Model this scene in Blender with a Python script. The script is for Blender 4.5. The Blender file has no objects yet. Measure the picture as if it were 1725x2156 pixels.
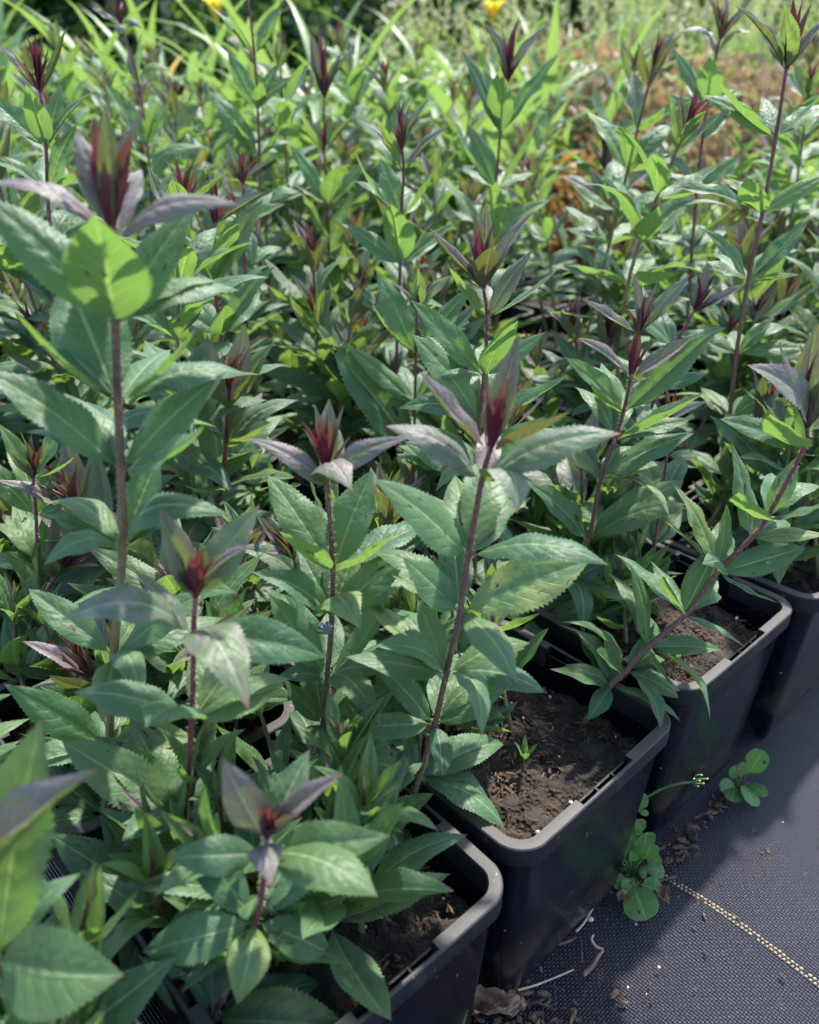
import bpy, math, random
import numpy as np
from mathutils import Vector, Matrix

R = math.radians
rnd = random.Random(7)
sc = bpy.context.scene
col = sc.collection

# ------------------------------------------------------------------ camera, world, sun, exposure
PITCH = R(28.64)
CAM_Z = 0.435
cam_d = bpy.data.cameras.new('camera')
cam = bpy.data.objects.new('camera', cam_d); col.objects.link(cam)
cam.location = (0, 0, CAM_Z)
cam.rotation_euler = (math.pi / 2 - PITCH, 0, 0)
cam_d.sensor_fit = 'VERTICAL'; cam_d.sensor_height = 24.0
cam_d.lens = 24.0 * 3036 / 3780
cam_d.clip_start = 0.01; cam_d.clip_end = 400
cam_d.dof.use_dof = True
cam_d.dof.focus_distance = 0.42
cam_d.dof.aperture_fstop = 5.8
sc.camera = cam

PHI = R(43.0)                                   # the pot rows run along E, the row depth along L
E = Vector((math.cos(PHI), math.sin(PHI), 0)); L = Vector((-math.sin(PHI), math.cos(PHI), 0))
SUN_AZ = PHI + R(19); SUN_EL = R(59)
w = bpy.data.worlds.new('World'); sc.world = w; w.use_nodes = True
nt = w.node_tree; nt.nodes.clear()
sky = nt.nodes.new('ShaderNodeTexSky'); sky.sky_type = 'NISHITA'; sky.sun_disc = False
sky.sun_elevation = SUN_EL; sky.sun_rotation = math.pi / 2 - SUN_AZ
bg = nt.nodes.new('ShaderNodeBackground'); bg.inputs['Strength'].default_value = 0.15
wo = nt.nodes.new('ShaderNodeOutputWorld')
nt.links.new(sky.outputs[0], bg.inputs[0]); nt.links.new(bg.outputs[0], wo.inputs[0])
sl = bpy.data.lights.new('sun', 'SUN'); sl.energy = 3.1; sl.angle = R(2.2); sl.color = (1, 0.95, 0.86)
so = bpy.data.objects.new('sun', sl); col.objects.link(so)
sd = Vector((math.cos(SUN_AZ) * math.cos(SUN_EL), math.sin(SUN_AZ) * math.cos(SUN_EL), math.sin(SUN_EL)))
so.rotation_euler = sd.to_track_quat('Z', 'Y').to_euler()
so.location = sd * 5
sc.view_settings.view_transform = 'Standard'; sc.view_settings.look = 'None'
sc.view_settings.exposure = 1.95; sc.view_settings.gamma = 1.0
sc.render.engine = 'CYCLES'
sc.cycles.max_bounces = 7; sc.cycles.diffuse_bounces = 3; sc.cycles.glossy_bounces = 2
sc.cycles.transmission_bounces = 3; sc.cycles.transparent_max_bounces = 4
sc.cycles.use_denoising = True; sc.cycles.use_light_tree = False
sc.cycles.use_adaptive_sampling = True; sc.cycles.adaptive_threshold = 0.02
sc.cycles.caustics_reflective = False; sc.cycles.caustics_refractive = False

# ------------------------------------------------------------------ helpers
FPX = 3036 / 1.753
def at(px, py, Y):
    """the point at ground distance Y that stands at this place of the 1725 x 2156 photograph"""
    dx = (px - 862.5) / FPX; dy = -(py - 1078.1) / FPX
    d = Vector((dx, math.cos(PITCH) + dy * math.sin(PITCH), -math.sin(PITCH) + dy * math.cos(PITCH)))
    return Vector((0, 0, CAM_Z)) + d * (Y / d.y)
def atz(px, py, z):
    dx = (px - 862.5) / FPX; dy = -(py - 1078.1) / FPX
    d = Vector((dx, math.cos(PITCH) + dy * math.sin(PITCH), -math.sin(PITCH) + dy * math.cos(PITCH)))
    return Vector((0, 0, CAM_Z)) + d * ((z - CAM_Z) / d.z)

def mesh(name, verts, faces, mat=None, uvs=None, smooth=True, attrs=None):
    me = bpy.data.meshes.new(name)
    me.from_pydata([tuple(v) for v in verts], [], faces)
    if uvs is not None:
        ul = me.uv_layers.new(name='UVMap')
        li = np.zeros(len(me.loops), dtype=np.int32); me.loops.foreach_get('vertex_index', li)
        ul.data.foreach_set('uv', np.asarray(uvs, dtype=np.float32)[li].ravel())
    if attrs:
        for k, vals in attrs.items():
            a = me.attributes.new(k, 'FLOAT', 'POINT'); a.data.foreach_set('value', np.asarray(vals, dtype=np.float32))
    if smooth: me.polygons.foreach_set('use_smooth', [True] * len(me.polygons))
    if mat:
        for m in (mat if isinstance(mat, (list, tuple)) else [mat]): me.materials.append(m)
    me.update()
    return me
def obj(name, data, parent=None, loc=None, mtx=None):
    o = bpy.data.objects.new(name, data); col.objects.link(o)
    if parent is not None: o.parent = parent
    if loc is not None: o.location = loc
    if mtx is not None: o.matrix_basis = mtx
    return o
def tag(o, label, cat, group=None, kind=None):
    if label: o['label'] = label
    if cat: o['category'] = cat
    if group: o['group'] = group
    if kind: o['kind'] = kind
    return o

class MB:
    """collects faces of one mesh"""
    def __init__(s): s.v = []; s.f = []; s.uv = []; s.a = []
    def add(s, verts, faces, uvs=None, a=0.0):
        o = len(s.v); s.v += [tuple(x) for x in verts]; s.f += [tuple(i + o for i in f) for f in faces]
        s.uv += list(uvs) if uvs is not None else [(0, 0)] * len(verts); s.a += [a] * len(verts)
    def tube(s, pts, radii, n=6, a=0.0, cap=True):
        V = []; U = []; m = len(pts)
        for k, p in enumerate(pts):
            p = Vector(p); q0 = Vector(pts[max(k - 1, 0)]); q1 = Vector(pts[min(k + 1, m - 1)])
            t = (q1 - q0).normalized()
            x = t.cross(Vector((0.13, 0.97, 0.2))).normalized(); y = t.cross(x)
            for j in range(n):
                an = 2 * math.pi * j / n
                V.append(p + (x * math.cos(an) + y * math.sin(an)) * radii[k]); U.append((j / n, k / (m - 1)))
        F = [(k * n + j, k * n + (j + 1) % n, (k + 1) * n + (j + 1) % n, (k + 1) * n + j) for k in range(m - 1) for j in range(n)]
        if cap: F += [tuple(range(n))[::-1], tuple((m - 1) * n + j for j in range(n))]
        s.add(V, F, U, a)
    def box(s, c, d, rot=None):
        c = Vector(c); V = []
        for sx in (-1, 1):
            for sy in (-1, 1):
                for sz in (-1, 1):
                    q = Vector((sx * d[0] / 2, sy * d[1] / 2, sz * d[2] / 2))
                    V.append(c + (rot @ q if rot else q))
        s.add(V, [(0, 1, 3, 2), (4, 6, 7, 5), (0, 4, 5, 1), (2, 3, 7, 6), (0, 2, 6, 4), (1, 5, 7, 3)])
    def blob(s, c, r, rg, sq=(1, 1, 1)):
        c = Vector(c); g = (1 + 5 ** .5) / 2
        ico = [(-1, g, 0), (1, g, 0), (-1, -g, 0), (1, -g, 0), (0, -1, g), (0, 1, g), (0, -1, -g), (0, 1, -g), (g, 0, -1), (g, 0, 1), (-g, 0, -1), (-g, 0, 1)]
        fa = [(0, 11, 5), (0, 5, 1), (0, 1, 7), (0, 7, 10), (0, 10, 11), (1, 5, 9), (5, 11, 4), (11, 10, 2), (10, 7, 6), (7, 1, 8),
              (3, 9, 4), (3, 4, 2), (3, 2, 6), (3, 6, 8), (3, 8, 9), (4, 9, 5), (2, 4, 11), (6, 2, 10), (8, 6, 7), (9, 8, 1)]
        M = Matrix.Rotation(rg.uniform(0, 6.28), 3, 'Z') @ Matrix.Rotation(rg.uniform(-.6, .6), 3, 'X')
        V = [c + M @ Vector((p[0] * sq[0], p[1] * sq[1], p[2] * sq[2])).normalized() * 0 + M @ Vector((p[0] * sq[0], p[1] * sq[1], p[2] * sq[2])) * (r / 1.9 * rg.uniform(.75, 1.2)) for p in ico]
        s.add(V, fa)
    def build(s, name, mat, smooth=True): return mesh(name, s.v, s.f, mat, s.uv, smooth, {'shade_age': s.a} if any(s.a) else None)

# ------------------------------------------------------------------ materials
class NT:
    def __init__(s, name):
        s.m = bpy.data.materials.new(name); s.m.use_nodes = True; s.t = s.m.node_tree; s.t.nodes.clear()
        s.out = s.t.nodes.new('ShaderNodeOutputMaterial')
    def n(s, typ, ins=None, **kw):
        nd = s.t.nodes.new('ShaderNode' + typ)
        for k, v in kw.items(): setattr(nd, k, v)
        for k, v in (ins or {}).items(): s.set(nd.inputs[k], v)
        return nd
    def set(s, i, v):
        if isinstance(v, bpy.types.NodeSocket): s.t.links.new(v, i)
        elif isinstance(v, tuple) and len(v) == 3 and i.type == 'RGBA': i.default_value = (*v, 1)
        else: i.default_value = v
    def math(s, op, a, b=0.0, c=None, clamp=False):
        nd = s.n('Math', {0: a, 1: b}, operation=op, use_clamp=clamp)
        if c is not None: s.set(nd.inputs[2], c)
        return nd.outputs[0]
    def ss(s, x, a, b, lo=0.0, hi=1.0):
        return s.n('MapRange', {'Value': x, 'From Min': a, 'From Max': b, 'To Min': lo, 'To Max': hi}, interpolation_type='SMOOTHSTEP').outputs[0]
    def mix(s, f, a, b):
        nd = s.n('Mix', data_type='RGBA'); s.set(nd.inputs[0], f); s.set(nd.inputs[6], a); s.set(nd.inputs[7], b)
        return nd.outputs[2]
    def noise(s, vec, scale, detail=3, rough=.55):
        return s.n('TexNoise', {'Vector': vec, 'Scale': scale, 'Detail': detail, 'Roughness': rough}).outputs['Fac']
    def bump(s, h, strength, dist): return s.n('Bump', {'Height': h, 'Strength': strength, 'Distance': dist}).outputs[0]
    def done(s, sh): s.t.links.new(sh, s.out.inputs[0]); return s.m

def leaf_material(name, g0, g1, under, trans, young=(.140, .103, .112), budc=(.115, .009, .030), rough=.50, tfac=.36, nveins=8.5):
    N = NT(name)
    uv = N.n('TexCoord').outputs['UV']
    sp = N.n('SeparateXYZ', {0: uv}); u = sp.outputs[0]; v = sp.outputs[1]
    av = N.math('ABSOLUTE', N.math('MULTIPLY_ADD', v, 2.0, -1.0))
    rn = N.n('ObjectInfo').outputs['Random']
    a1 = N.n('Attribute', attribute_type='OBJECT', attribute_name='age').outputs['Fac']
    off = N.n('VectorMath', {0: uv, 1: N.n('CombineXYZ', {0: N.math('MULTIPLY', rn, 37.0), 1: N.math('MULTIPLY', rn, 91.0)}).outputs[0]}, operation='ADD').outputs[0]
    n1 = N.n('TexNoise', {'Vector': off, 'Scale': 4.2, 'Detail': 2.0}, noise_dimensions='2D').outputs['Fac']
    age = a1
    t = N.math('MULTIPLY_ADD', av, -1.7, N.math('MULTIPLY', u, nveins))
    d = N.math('ABSOLUTE', N.math('SUBTRACT', N.math('FRACT', t), .5))
    lat = N.math('MULTIPLY', N.ss(d, .43, .5), N.ss(av, .95, .4))
    mid = N.ss(av, .075, .035)
    green = N.mix(N.ss(N.math('MULTIPLY_ADD', rn, .5, N.math('MULTIPLY', n1, .7)), .25, .85), g0, g1)
    green = N.mix(N.math('MULTIPLY', N.math('MAXIMUM', lat, N.ss(av, .9, 1.0)), .24), green, (.15, .24, .10))
    green = N.mix(N.math('MULTIPLY', N.ss(N.math('FRACT', N.math('MULTIPLY', rn, 7.31)), .45, 1.0), .55), green, (.088, .145, .040))
    yel = N.math('MULTIPLY', N.ss(rn, .88, .99), N.math('MULTIPLY', N.ss(N.math('MULTIPLY_ADD', av, .35, n1), .45, .8), N.ss(age, .05, .0, 0., .5)))
    green = N.mix(yel, green, (.27, .29, .085))
    spot = N.math('MULTIPLY', N.ss(N.math('MAXIMUM', n1, N.math('MULTIPLY', N.ss(u, .90, .97), N.ss(rn, .16, .10, 0., .76))), .735, .75), N.ss(age, .03, .0))
    f1 = N.ss(N.math('MULTIPLY_ADD', N.math('SUBTRACT', n1, .5), .7, age), .10, .60)
    c = N.mix(f1, green, young)
    f2 = N.ss(N.math('MULTIPLY_ADD', u, -.18, age), .50, .86)
    c = N.mix(f2, c, budc)
    c = N.mix(N.math('MULTIPLY', mid, N.ss(age, .9, .5, 0., .7)), c, N.mix(f1, (.24, .33, .14), (.30, .25, .23)))
    c = N.mix(N.math('MULTIPLY', N.ss(u, .93, .995), N.ss(age, .0, .25, .25, .8)), c, (.26, .06, .07))
    und = N.mix(N.math('MULTIPLY', N.math('MAXIMUM', lat, mid), .5), under, tuple(x * 1.9 for x in under))
    und = N.mix(f1, und, (.12, .115, .055)); und = N.mix(f2, und, budc)
    back = N.n('NewGeometry').outputs['Backfacing']
    cc = N.mix(spot, N.mix(back, c, und), (.055, .028, .02))
    tr = N.mix(f1, trans, (.19, .20, .035)); tr = N.mix(f2, tr, (.22, .04, .045))
    tr = N.mix(N.math('MULTIPLY', N.math('MAXIMUM', lat, mid), .4), tr, (.42, .60, .12))
    tr = N.mix(spot, tr, (.08, .03, .02))
    st = N.n('VectorMath', {0: off, 1: (21.0, 9.0, 1.0)}, operation='MULTIPLY').outputs[0]
    n2 = N.n('TexVoronoi', {'Vector': st, 'Scale': 1.0}, voronoi_dimensions='2D').outputs['Distance']
    h = N.math('SUBTRACT', N.math('MULTIPLY', n2, -.36), N.math('MAXIMUM', N.math('MULTIPLY', lat, .75), mid))
    bmp = N.bump(h, .45, .0010)
    p = N.n('BsdfPrincipled', {'Base Color': cc, 'Roughness': N.math('MULTIPLY_ADD', n1, .2, rough - .08), 'IOR': 1.45, 'Normal': bmp})
    tl = N.n('BsdfTranslucent', {'Color': tr})
    mx = N.n('MixShader', {0: N.math('MULTIPLY_ADD', f1, -.5 * tfac, tfac)}); N.set(mx.inputs[1], p.outputs[0]); N.set(mx.inputs[2], tl.outputs[0])
    return N.done(mx.outputs[0])

def simple(name, c0, c1, scale=30, rough=.6, bump=.3, dist=.001, trans=None, tfac=.35, detail=4, spec=.5):
    N = NT(name); ob = N.n('TexCoord').outputs['Object']
    n1 = N.noise(ob, scale, detail); n2 = N.noise(ob, scale * 4.3, 3)
    c = N.mix(N.ss(n1, .3, .7), c0, c1)
    p = N.n('BsdfPrincipled', {'Base Color': c, 'Roughness': rough, 'Normal': N.bump(n2, bump, dist), 'Specular IOR Level': spec})
    sh = p.outputs[0]
    if trans:
        tl = N.n('BsdfTranslucent', {'Color': trans}); mx = N.n('MixShader', {0: tfac})
        N.set(mx.inputs[1], sh); N.set(mx.inputs[2], tl.outputs[0]); sh = mx.outputs[0]
    return N.done(sh)

M = {}
M['leaf'] = leaf_material('leaf_green', (.036, .090, .043), (.076, .148, .066), (.080, .150, .055), (.19, .335, .055))
M['weed'] = leaf_material('weed_green', (.05, .14, .03), (.08, .2, .05), (.09, .18, .05), (.2, .45, .04), nveins=4.0)

def stem_material():
    N = NT('stem_skin'); uv = N.n('TexCoord').outputs['UV']; ob = N.n('TexCoord').outputs['Object']
    v = N.n('SeparateXYZ', {0: uv}).outputs[1]; u = N.n('SeparateXYZ', {0: uv}).outputs[0]
    gr = N.n('Attribute', attribute_type='OBJECT', attribute_name='greenness').outputs['Fac']
    st = N.n('VectorMath', {0: uv, 1: (9.0, 60.0, 1.0)}, operation='MULTIPLY').outputs[0]
    n1 = N.noise(st, 1.0, 4); n2 = N.noise(ob, 260, 3)
    k = N.math('ADD', N.math('SUBTRACT', v, gr), N.math('MULTIPLY', N.math('SUBTRACT', n1, .5), .35))
    c = N.mix(N.ss(k, -.35, .25), (.20, .165, .065), (.135, .062, .048))
    c = N.mix(N.ss(k, .25, .75), c, (.14, .030, .045))
    c = N.mix(N.math('MULTIPLY', N.ss(n2, .55, .75), .35), c, (.24, .19, .13))
    ridge = N.math('SINE', N.math('MULTIPLY', u, 6.283 * 8))
    p = N.n('BsdfPrincipled', {'Base Color': c, 'Roughness': .55, 'Normal': N.bump(N.math('ADD', ridge, n1), .4, .0004)})
    return N.done(p.outputs[0])
M['stem'] = stem_material()
M['hair'] = simple('stem_hair', (.38, .33, .24), (.5, .46, .36), 50, .6, 0, trans=(.5, .45, .3))

def pot_material(name, base, dust, dfac, rough):
    N = NT(name); ob = N.n('TexCoord').outputs['Object']
    n1 = N.noise(ob, 22, 5, .6); n2 = N.noise(ob, 160, 3)
    vo = N.n('TexVoronoi', {'Vector': ob, 'Scale': 230.0}); spk = N.math('MULTIPLY', N.ss(vo.outputs['Distance'], .22, .08), N.ss(N.noise(ob, 60, 2), .58, .66))
    z = N.n('SeparateXYZ', {0: ob}).outputs[2]
    st = N.n('VectorMath', {0: ob, 1: (60.0, 60.0, 9.0)}, operation='MULTIPLY').outputs[0]
    stre = N.noise(st, 1.0, 3)
    nz = N.n('SeparateXYZ', {0: N.n('NewGeometry').outputs['Normal']}).outputs[2]
    topd = N.ss(nz, .45, .9, .25, 1.)
    c = N.mix(N.math('MULTIPLY', topd, N.ss(n1, .25, .65, dfac * .55, dfac)), base, dust)
    c = N.mix(N.math('MULTIPLY', N.ss(stre, .55, .75), dfac * .6), c, dust)
    c = N.mix(N.math('MULTIPLY', spk, .8), c, (.24, .19, .15))
    splash = N.math('MULTIPLY', N.ss(z, -.06, -.125), N.ss(n1, .40, .58))
    c = N.mix(N.math('MULTIPLY', splash, .8), c, (.05, .034, .024))
    p = N.n('BsdfPrincipled', {'Base Color': c, 'Roughness': N.math('ADD', N.math('MULTIPLY', n1, .2), rough - .08), 'Normal': N.bump(n2, .25, .0004), 'Specular IOR Level': .3})
    return N.done(p.outputs[0])
M['pot'] = pot_material('pot_plastic', (.0015, .0024, .0080), (.013, .0115, .012), .45, .20)
M['rim'] = pot_material('pot_rim_plastic', (.004, .005, .010), (.048, .043, .039), .9, .55)

def soil_material():
    N = NT('potting_soil'); ob = N.n('TexCoord').outputs['Object']
    n1 = N.noise(ob, 60, 6, .65); n2 = N.noise(ob, 14, 3)
    vo = N.n('TexVoronoi', {'Vector': ob, 'Scale': 420.0})
    c = N.mix(N.ss(n1, .35, .7), (.007, .005, .0035), (.036, .021, .013))
    c = N.mix(N.math('MULTIPLY', N.ss(n2, .5, .75), .5), c, (.055, .034, .020))
    c = N.mix(N.math('MULTIPLY', N.ss(N.noise(ob, 11, 2), .58, .72), .4), c, (.035, .04, .016))
    h = N.math('ADD', N.math('MULTIPLY', vo.outputs['Distance'], .6), n1)
    return N.done(N.n('BsdfPrincipled', {'Base Color': c, 'Roughness': .9, 'Normal': N.bump(h, .9, .003)}).outputs[0])
M['soil'] = soil_material()
M['bark'] = simple('bark_crumb', (.022, .012, .008), (.115, .066, .038), 120, .85, .6)
M['perlite'] = simple('perlite_grain', (.5, .48, .44), (.7, .68, .64), 300, .7, .5)
M['straw'] = simple('dry_straw', (.30, .23, .16), (.46, .38, .28), 90, .6, .3)
M['deadleaf'] = simple('dead_leaf', (.10, .042, .024), (.30, .19, .12), 55, .6, .6, .002, trans=(.3, .12, .05), tfac=.15)
M['stitch'] = simple('stitch_yarn', (.24, .18, .105), (.36, .28, .17), 200, .6, .3)
M['flowerlet'] = simple('tiny_white_flower', (.3, .38, .16), (.5, .55, .32), 100, .6, 0)
M['greenstalk'] = simple('green_stalk', (.06, .15, .03), (.1, .2, .05), 60, .5, .2, trans=(.2, .4, .05))
M['shell'] = None

def mat_cloth():
    N = NT('weed_mat'); ob = N.n('TexCoord').outputs['Object']
    sp = N.n('SeparateXYZ', {0: ob}); x = sp.outputs[0]; y = sp.outputs[1]
    wob = N.math('MULTIPLY', N.math('SUBTRACT', N.noise(ob, 9, 2), .5), .004)
    x = N.math('ADD', x, wob); y = N.math('ADD', y, wob)
    px_, py_ = .0018, .0016
    sx = N.math('SINE', N.math('MULTIPLY', x, 2 * math.pi / px_)); sy = N.math('SINE', N.math('MULTIPLY', y, 2 * math.pi / py_))
    ax = N.math('SINE', N.math('MULTIPLY', x, math.pi / px_)); ay = N.math('SINE', N.math('MULTIPLY', y, math.pi / py_))
    chk = N.ss(N.math('MULTIPLY', ax, ay), -.25, .25)
    hx = N.math('ABSOLUTE', ax); hy = N.math('ABSOLUTE', ay)
    nd = N.n('Mix', {0: chk, 2: hx, 3: hy}, data_type='FLOAT'); hgt = nd.outputs[0]
    hgt = N.math('ADD', hgt, N.math('MULTIPLY', hx, .8))
    n1 = N.noise(ob, 18, 5, .6); n2 = N.noise(ob, 420, 2)
    c = N.mix(N.ss(hgt, .3, 1.6), (.0025, .0027, .0055), (.015, .016, .028))
    c = N.mix(N.math('MULTIPLY', N.ss(n2, .56, .74), .4), c, (.05, .048, .05))
    near = N.ss(y, -.035, .02)                       # soil washed against the pots
    dirt = N.math('MULTIPLY', N.ss(n1, .44, .68), N.math('MULTIPLY_ADD', near, .75, .12))
    c = N.mix(dirt, c, (.032, .021, .015))
    rg = N.math('MULTIPLY_ADD', n1, .2, .34)
    h2 = N.math('ADD', hgt, N.math('MULTIPLY', n2, .5))
    return N.done(N.n('BsdfPrincipled', {'Base Color': c, 'Roughness': rg, 'Normal': N.bump(h2, .9, .0006), 'Specular IOR Level': .42}).outputs[0])
M['mat'] = mat_cloth()

# ------------------------------------------------------------------ leaf meshes
def leaf_grid(nteeth, nv, p, q, arch, rec, fold, curl, wave, twist, teeth, seed, petiole=.05, puff=.0, zw=.37):
    rg = np.random.RandomState(seed)
    nu = nteeth * 3
    uu = np.linspace(0, 1, nu + 1)
    vv = np.linspace(-1, 1, nv)
    pk = p / (p + q)
    nrm = pk ** p * (1 - pk) ** q
    V = []; UV = []
    ph = rg.uniform(0, 6.28, 4); tvar = rg.uniform(.45, 1.5, nteeth + 1)
    for k, u in enumerate(uu):
        ub = max(0, (u - petiole) / (1 - petiole))
        w = .5 * (ub ** p * (1 - ub) ** q) / nrm
        w = max(w, .022 * (1 - u) + .002)
        base = .022 * math.exp(-u / .02)
        cy = u; cz = arch * 4 * u * (1 - u) - rec * (u ** 3 - u)
        cx = .03 * math.sin(2.2 * u + ph[0]) * u * (1 - u)
        tooth = (0, .45, 1.0)[k % 3]
        tw = twist * (u - .4)
        for v in vv:
            e = 1 + (teeth * tvar[k // 3] * (tooth - .3) if abs(v) > .99 and 0.12 < u < .97 else 0)
            x = v * w * e; a = abs(v)
            z = fold * a * w - curl * a * a * w + wave * a * a * w * math.sin(6.28 * (u * 2.6) + ph[1] + (1.7 if v > 0 else 0))
            z += puff * w * abs(math.sin(math.pi * (u * 8.5 - a * 1.7))) * (1 - a) * 1.0 * min(1, a * 5)
            z *= zw
            yy = (.04 * a * w * 2 * tooth * teeth) if a > .99 else 0
            ct, s_ = math.cos(tw), math.sin(tw)
            V.append((cx + x * ct - z * s_ * .4, cy + yy, cz + x * s_ * .4 + z * ct)); UV.append((u, v * .5 + .5))
    F = [(k * nv + j, k * nv + j + 1, (k + 1) * nv + j + 1, (k + 1) * nv + j) for k in range(nu) for j in range(nv - 1)]
    return V, F, UV
LEAF = {}
def make_leaves():
    r = random.Random(3)
    def add(kind, n, f):
        LEAF[kind] = []
        for i in range(n):
            V, F, UV = leaf_grid(seed=r.randint(0, 9999), zw=dict(y=.33, b=.26).get(kind, .37), **f())
            LEAF[kind].append(mesh('leaf_blade', V, F, M['leaf'], UV))
    U = r.uniform
    add('f', 8, lambda: dict(nteeth=27, nv=11, p=U(.72, .9), q=U(1.0, 1.25), arch=U(.01, .06), rec=U(.0, .08), fold=U(.12, .4), curl=U(.1, .4), wave=U(.03, .12), twist=U(-.3, .3), teeth=.12, puff=.07))
    add('a', 8, lambda: dict(nteeth=27, nv=11, p=U(.75, .95), q=U(1.0, 1.25), arch=U(.09, .17), rec=U(.05, .15), fold=U(.1, .45), curl=U(.15, .5), wave=U(.04, .14), twist=U(-.4, .4), teeth=.12, puff=.09))
    add('r', 6, lambda: dict(nteeth=27, nv=11, p=U(.75, .95), q=U(1.0, 1.2), arch=U(.2, .32), rec=U(.1, .3), fold=U(.1, .35), curl=U(.2, .6), wave=U(.05, .15), twist=U(-.5, .5), teeth=.12, puff=.09))
    add('c', 5, lambda: dict(nteeth=27, nv=11, p=U(.75, .95), q=U(1.0, 1.2), arch=U(-.12, -.05), rec=U(-.1, .05), fold=U(.3, .6), curl=U(.0, .2), wave=U(.03, .1), twist=U(-.3, .3), teeth=.12, puff=.08))
    add('y', 7, lambda: dict(nteeth=20, nv=11, p=U(.7, .85), q=U(1.0, 1.15), arch=U(-.05, .08), rec=U(-.05, .12), fold=U(.7, 1.25), curl=U(.2, .6), wave=U(.02, .1), twist=U(-.3, .3), teeth=.09, puff=.12))
    add('b', 6, lambda: dict(nteeth=9, nv=7, p=U(.6, .8), q=U(1.1, 1.5), arch=U(-.05, .04), rec=U(-.06, .08), fold=U(.5, 1.0), curl=U(.1, .4), wave=U(.02, .06), twist=U(-.2, .2), teeth=.05, puff=.05))
make_leaves()
LW = dict(f=.33, a=.33, r=.33, c=.34, y=.25, b=.13)

def leaf_matrix(p0, p1, up, width, roll=0.0):
    c = p1 - p0; ln = c.length
    y = c / ln
    z = up - y * up.dot(y)
    if z.length < 1e-3: z = Vector((0, -1, 0)) - y * (-y.y)
    z.normalize(); x = y.cross(z)
    if roll:
        q = Matrix.Rotation(roll, 3, y); x = q @ x; z = q @ z
    return Matrix(((x.x * width * ln, y.x * ln, z.x * ln, p0.x), (x.y * width * ln, y.y * ln, z.y * ln, p0.y), (x.z * width * ln, y.z * ln, z.z * ln, p0.z), (0, 0, 0, 1)))

nleaf = 0
def seen(p, m=.16):
    """inside the frame or near enough to it to throw a shadow in"""
    d = p.y * math.cos(PITCH) - (p.z - CAM_Z) * math.sin(PITCH); h = p.y * math.sin(PITCH) + (p.z - CAM_Z) * math.cos(PITCH)
    return d > .02 and -862 / FPX - m < p.x / d < 862 / FPX + m * 1.6 and abs(h / d) < 1078 / FPX + m
def put_leaf(stem, sbase, p0, p1, up, kind, age, rg, width=None, roll=None, name=None):
    global nleaf
    if not (seen(p0) or seen(p1)): return None
    nleaf += 1
    wd = (width or LW[kind]) * rg.uniform(.92, 1.1) * (.55 if kind == 'b' and width else .86 if width and kind != 'y' else .8 if width else 1)
    mx = leaf_matrix(p0 - sbase, p1 - sbase, up, wd, rg.uniform(-.25, .25) if roll is None else roll)
    o = obj(name or ('bud_leaf' if kind == 'b' else 'leaf'), rg.choice(LEAF[kind]), stem, mtx=mx)
    o['age'] = float(age)
    return o

def catmull(P, n):
    P = [Vector(p) for p in P]; Q = [P[0] * 2 - P[1]] + P + [P[-1] * 2 - P[-2]]; out = []
    for i in range(1, len(Q) - 2):
        for k in range(n):
            t = k / n; a, b, c, d = Q[i - 1], Q[i], Q[i + 1], Q[i + 2]
            out.append(.5 * ((2 * b) + (c - a) * t + (2 * a - 5 * b + 4 * c - d) * t * t + (3 * b - a - 3 * c + d) * t ** 3))
    out.append(P[-1]); return out

def make_stem(plant, P, r0, r1, green, rg, hairs=False, name='stem'):
    """a stem mesh through the points P (base first), child of the plant; returns object and base"""
    base = P[0]; pts = [p - base for p in catmull(P, 6)]
    n = len(pts); mb = MB()
    r0 *= .82; r1 *= .82
    rad = [(r0 + (r1 - r0) * k / (n - 1)) * (1 + .10 * (1 if k % 6 == 0 else 0)) for k in range(n)]
    mb.tube(pts, rad, 8)
    o = obj(name, mb.build('stem_tube', M['stem']), plant, loc=base - plant.location)
    o['greenness'] = float(green)
    if hairs:
        hb = MB(); ln = sum((pts[k + 1] - pts[k]).length for k in range(n - 1))
        for k in range(int(ln / .00022)):
            s = rg.uniform(0, n - 1.001); i = int(s); t = s - i
            p = pts[i].lerp(pts[i + 1], t); d = (pts[i + 1] - pts[i]).normalized()
            x = d.orthogonal().normalized(); an = rg.uniform(0, 6.283); nrm = (x * math.cos(an) + d.cross(x) * math.sin(an))
            q = p + nrm * rad[i] * .95; tip = q + (nrm + d * rg.uniform(-.7, .3)).normalized() * rg.uniform(.0009, .0023)
            sd_ = nrm.cross(d) * .00008
            hb.add([q - sd_, q + sd_, tip], [(0, 1, 2)])
        h = obj('stem_hairs', hb.build('stem_hairs', M['hair']), o); h['kind'] = 'stuff'
    return o, base

def whorl(stem, base, p, up, n, phase, elev, ln, kinds, age, rg, width=None, azrange=None):
    for k in range(n):
        az = phase + (k + rg.uniform(-.12, .12)) * 2 * math.pi / n if azrange is None else rg.uniform(*azrange)
        x = up.orthogonal(); x = Vector((1, 0, 0)) - up * up.x; x.normalize(); y = up.cross(x)
        d = x * math.cos(az) + y * math.sin(az)
        el = elev + rg.uniform(-.16, .16); l_ = ln * rg.uniform(.82, 1.14)
        c = d * math.cos(el) + up * math.sin(el)
        put_leaf(stem, base, p + d * .0012, p + c * l_, up, rg.choice(kinds), max(0, age + rg.uniform(-.06, .06)), rg, width)

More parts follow.
